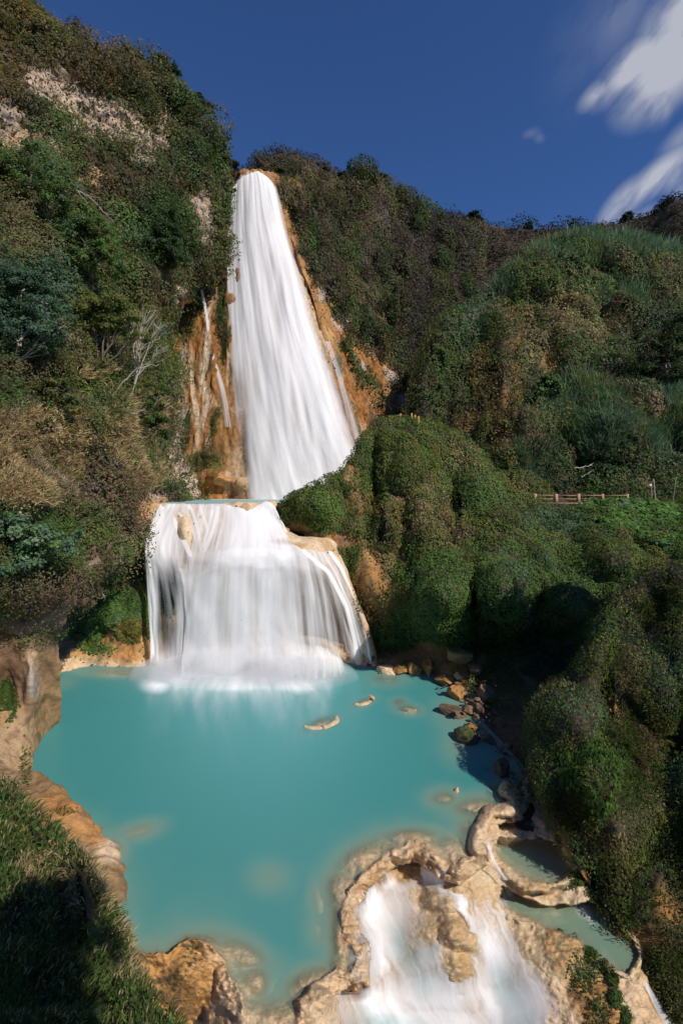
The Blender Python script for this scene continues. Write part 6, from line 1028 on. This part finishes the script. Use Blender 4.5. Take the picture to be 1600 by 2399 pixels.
branch('thin straight pale stick hanging under the dark overhang', [(124, 1378, 29), (124, 1410, 29), (126, 1436, 29)], .035, .03, M_PALE, 'stick', 'stick', 0)
branch('tangle of dry roots hanging below the overhang shrub', [(232, 1362, 35.5), (240, 1385, 35.4), (246, 1402, 35.4)], .04, .015, M_PALE, 'root', 'root', 14)
branch('pale dead branch lying in the foliage above the walkway fence', [(1345, 1098, 53.5), (1368, 1094, 53.4), (1385, 1090, 53.6)], .07, .03, M_PALE, tw=3)
branch('second pale branch slanting just below it above the walkway fence', [(1362, 1118, 53), (1378, 1108, 53), (1386, 1103, 53.2)], .05, .02, M_PALE, tw=1)
branch('pale broken twig on the shaded side of the right bank', [(1520, 1562, 24.5), (1518, 1580, 24.3), (1520, 1602, 24.3)], .03, .015, M_PALE, tw=5)
branch('bent pale stem lying on the right bank', [(1500, 1530, 24.8), (1525, 1548, 24.4), (1542, 1562, 24.3)], .035, .015, M_PALE, tw=2)
for k_, (lab, px, py, D, r) in enumerate((('whitish agave like rosette above the grey rock left of the orange wall', 345, 1130, 47, 22), ('pale green rosette plant on the brown ledge left of the lower falls', 270, 1220, 37.5, 14), ('small rosette plant left of the other one on the brown ledge', 228, 1208, 35.5, 13), ('silvery spiky plant hanging at the left edge under the overhang shrub', 16, 1378, 25.3, 20), ('leafy green spray above the broad grey green shrub', 82, 1190, 27.2, 22), ('rosette plant right of the two on the ledge, nearest the water', 302, 1226, 39, 11))):
    c = P2W(px, py, D); root = empty('rosette_plant', c, lab, 'plant'); n = 90; d = nrmz(RNG.normal(size=(n, 3)) + np.array([0, -.7, .5])); L_ = r * D / F0 * RNG.uniform(.6, 1.1, n)
    blades_mesh('leaves', d * .05, d, np.cross(d, RNG.normal(size=(n, 3))), L_, L_ * .11, np.array([0, 0, -1.0]) * (L_ * .35)[:, None], np.clip(np.array([.22, .27, .17]) * RNG.uniform(.6, 1.3, (n, 1)), 0, 1), M_GRASS, root)
    tubes('stem', [(np.array([(0, .35, -.3), (0, .1, -.05), (0, 0, .03)]), [.05, .04, .03])], M_BARK, root)

# ---- ledge of the viewpoint behind the camera and an added unseen tree on it to shade the lower left corner
def viewpoint():
    gx, gy = np.meshgrid(np.linspace(-16, 18, 50), np.linspace(-22, 1.1, 40)); p = np.stack([gx, gy, np.full_like(gx, 12.0)], -1).reshape(-1, 3); p[:, 2] += .4 * fbm(p, 5, 4, 90) - 4 * sstep(.2, 1.1, p[:, 1])
    struct(mesh_quads('viewpoint_ledge', p, grid_faces(40, 50), M_SOIL, col=np.tile(np.array([.05, .05, .02]), (len(p), 1)), smooth=True), 'earth ledge the photograph is taken from', 'ground')
    root = empty('tree', (9.5, -5.5, 11.6), 'leafy tree added unseen behind the viewpoint to shade the lower left bank', 'tree'); b = np.array([9.5, -5.5, 11.6])
    cs = [np.array(c, float) for c in ((6.1, -3.9, 20.2), (5.0, -5.0, 20.6), (7.0, -3.6, 20.6), (7.4, -5.4, 20.6), (5.6, -6.0, 21.0), (9.0, -7, 20.0))]
    paths = [(wob((0, 0, -.3), (-.6, .6, 6), 7, .05), np.linspace(.28, .16, 7))] + [(wob((-.5, .5, 5), c - b, 6, .1), np.linspace(.13, .03, 6)) for c in cs]
    tubes('trunk', paths, M_BARK, root); crown_leaves('crown', cs, [1.7, 1.3, 1.4, 1.5, 1.4, 1.6], 12000, {'green': 3, 'dark': 2}, 2.0, root, 60, flat=.9)
viewpoint()

# unseen trees added up the right bank to keep the rocky shore below in shade
for lab, bx_, by_, bz_, cs_ in (('unseen leafy tree added high on the right bank to shade the shore, nearest the walkway', 22.5, 26.0, 9.8, ((20.6, 24.8, 15.2, 1.9), (23.0, 25.4, 16.2, 2.0), (22.0, 26.4, 14.4, 1.8), (21.6, 25.2, 17.2, 1.5))), ('second unseen leafy tree added high on the right bank to shade the shore', 26.5, 26.0, 9.5, ((25.6, 25.4, 15.0, 2.1), (27.6, 26.2, 16.4, 2.0), (26.2, 26.8, 17.4, 1.8), (24.6, 26.0, 17.0, 1.5)))):
    root = empty('tree', (bx_, by_, bz_), lab, 'tree'); b_ = np.array([bx_, by_, bz_]); cc_ = [np.array(c[:3]) for c in cs_]
    tubes('trunk', [(wob((0, 0, -.8), (0, 0, 4), 7, .05), np.linspace(.3, .2, 7))] + [(wob((0, 0, 3.4), c - b_, 6, .1), np.linspace(.15, .04, 6)) for c in cc_], M_BARK, root)
    crown_leaves('crown', cc_, [c[3] for c in cs_], 9000, {'green': 3, 'dark': 2}, 3.6, root, 60, flat=.9)
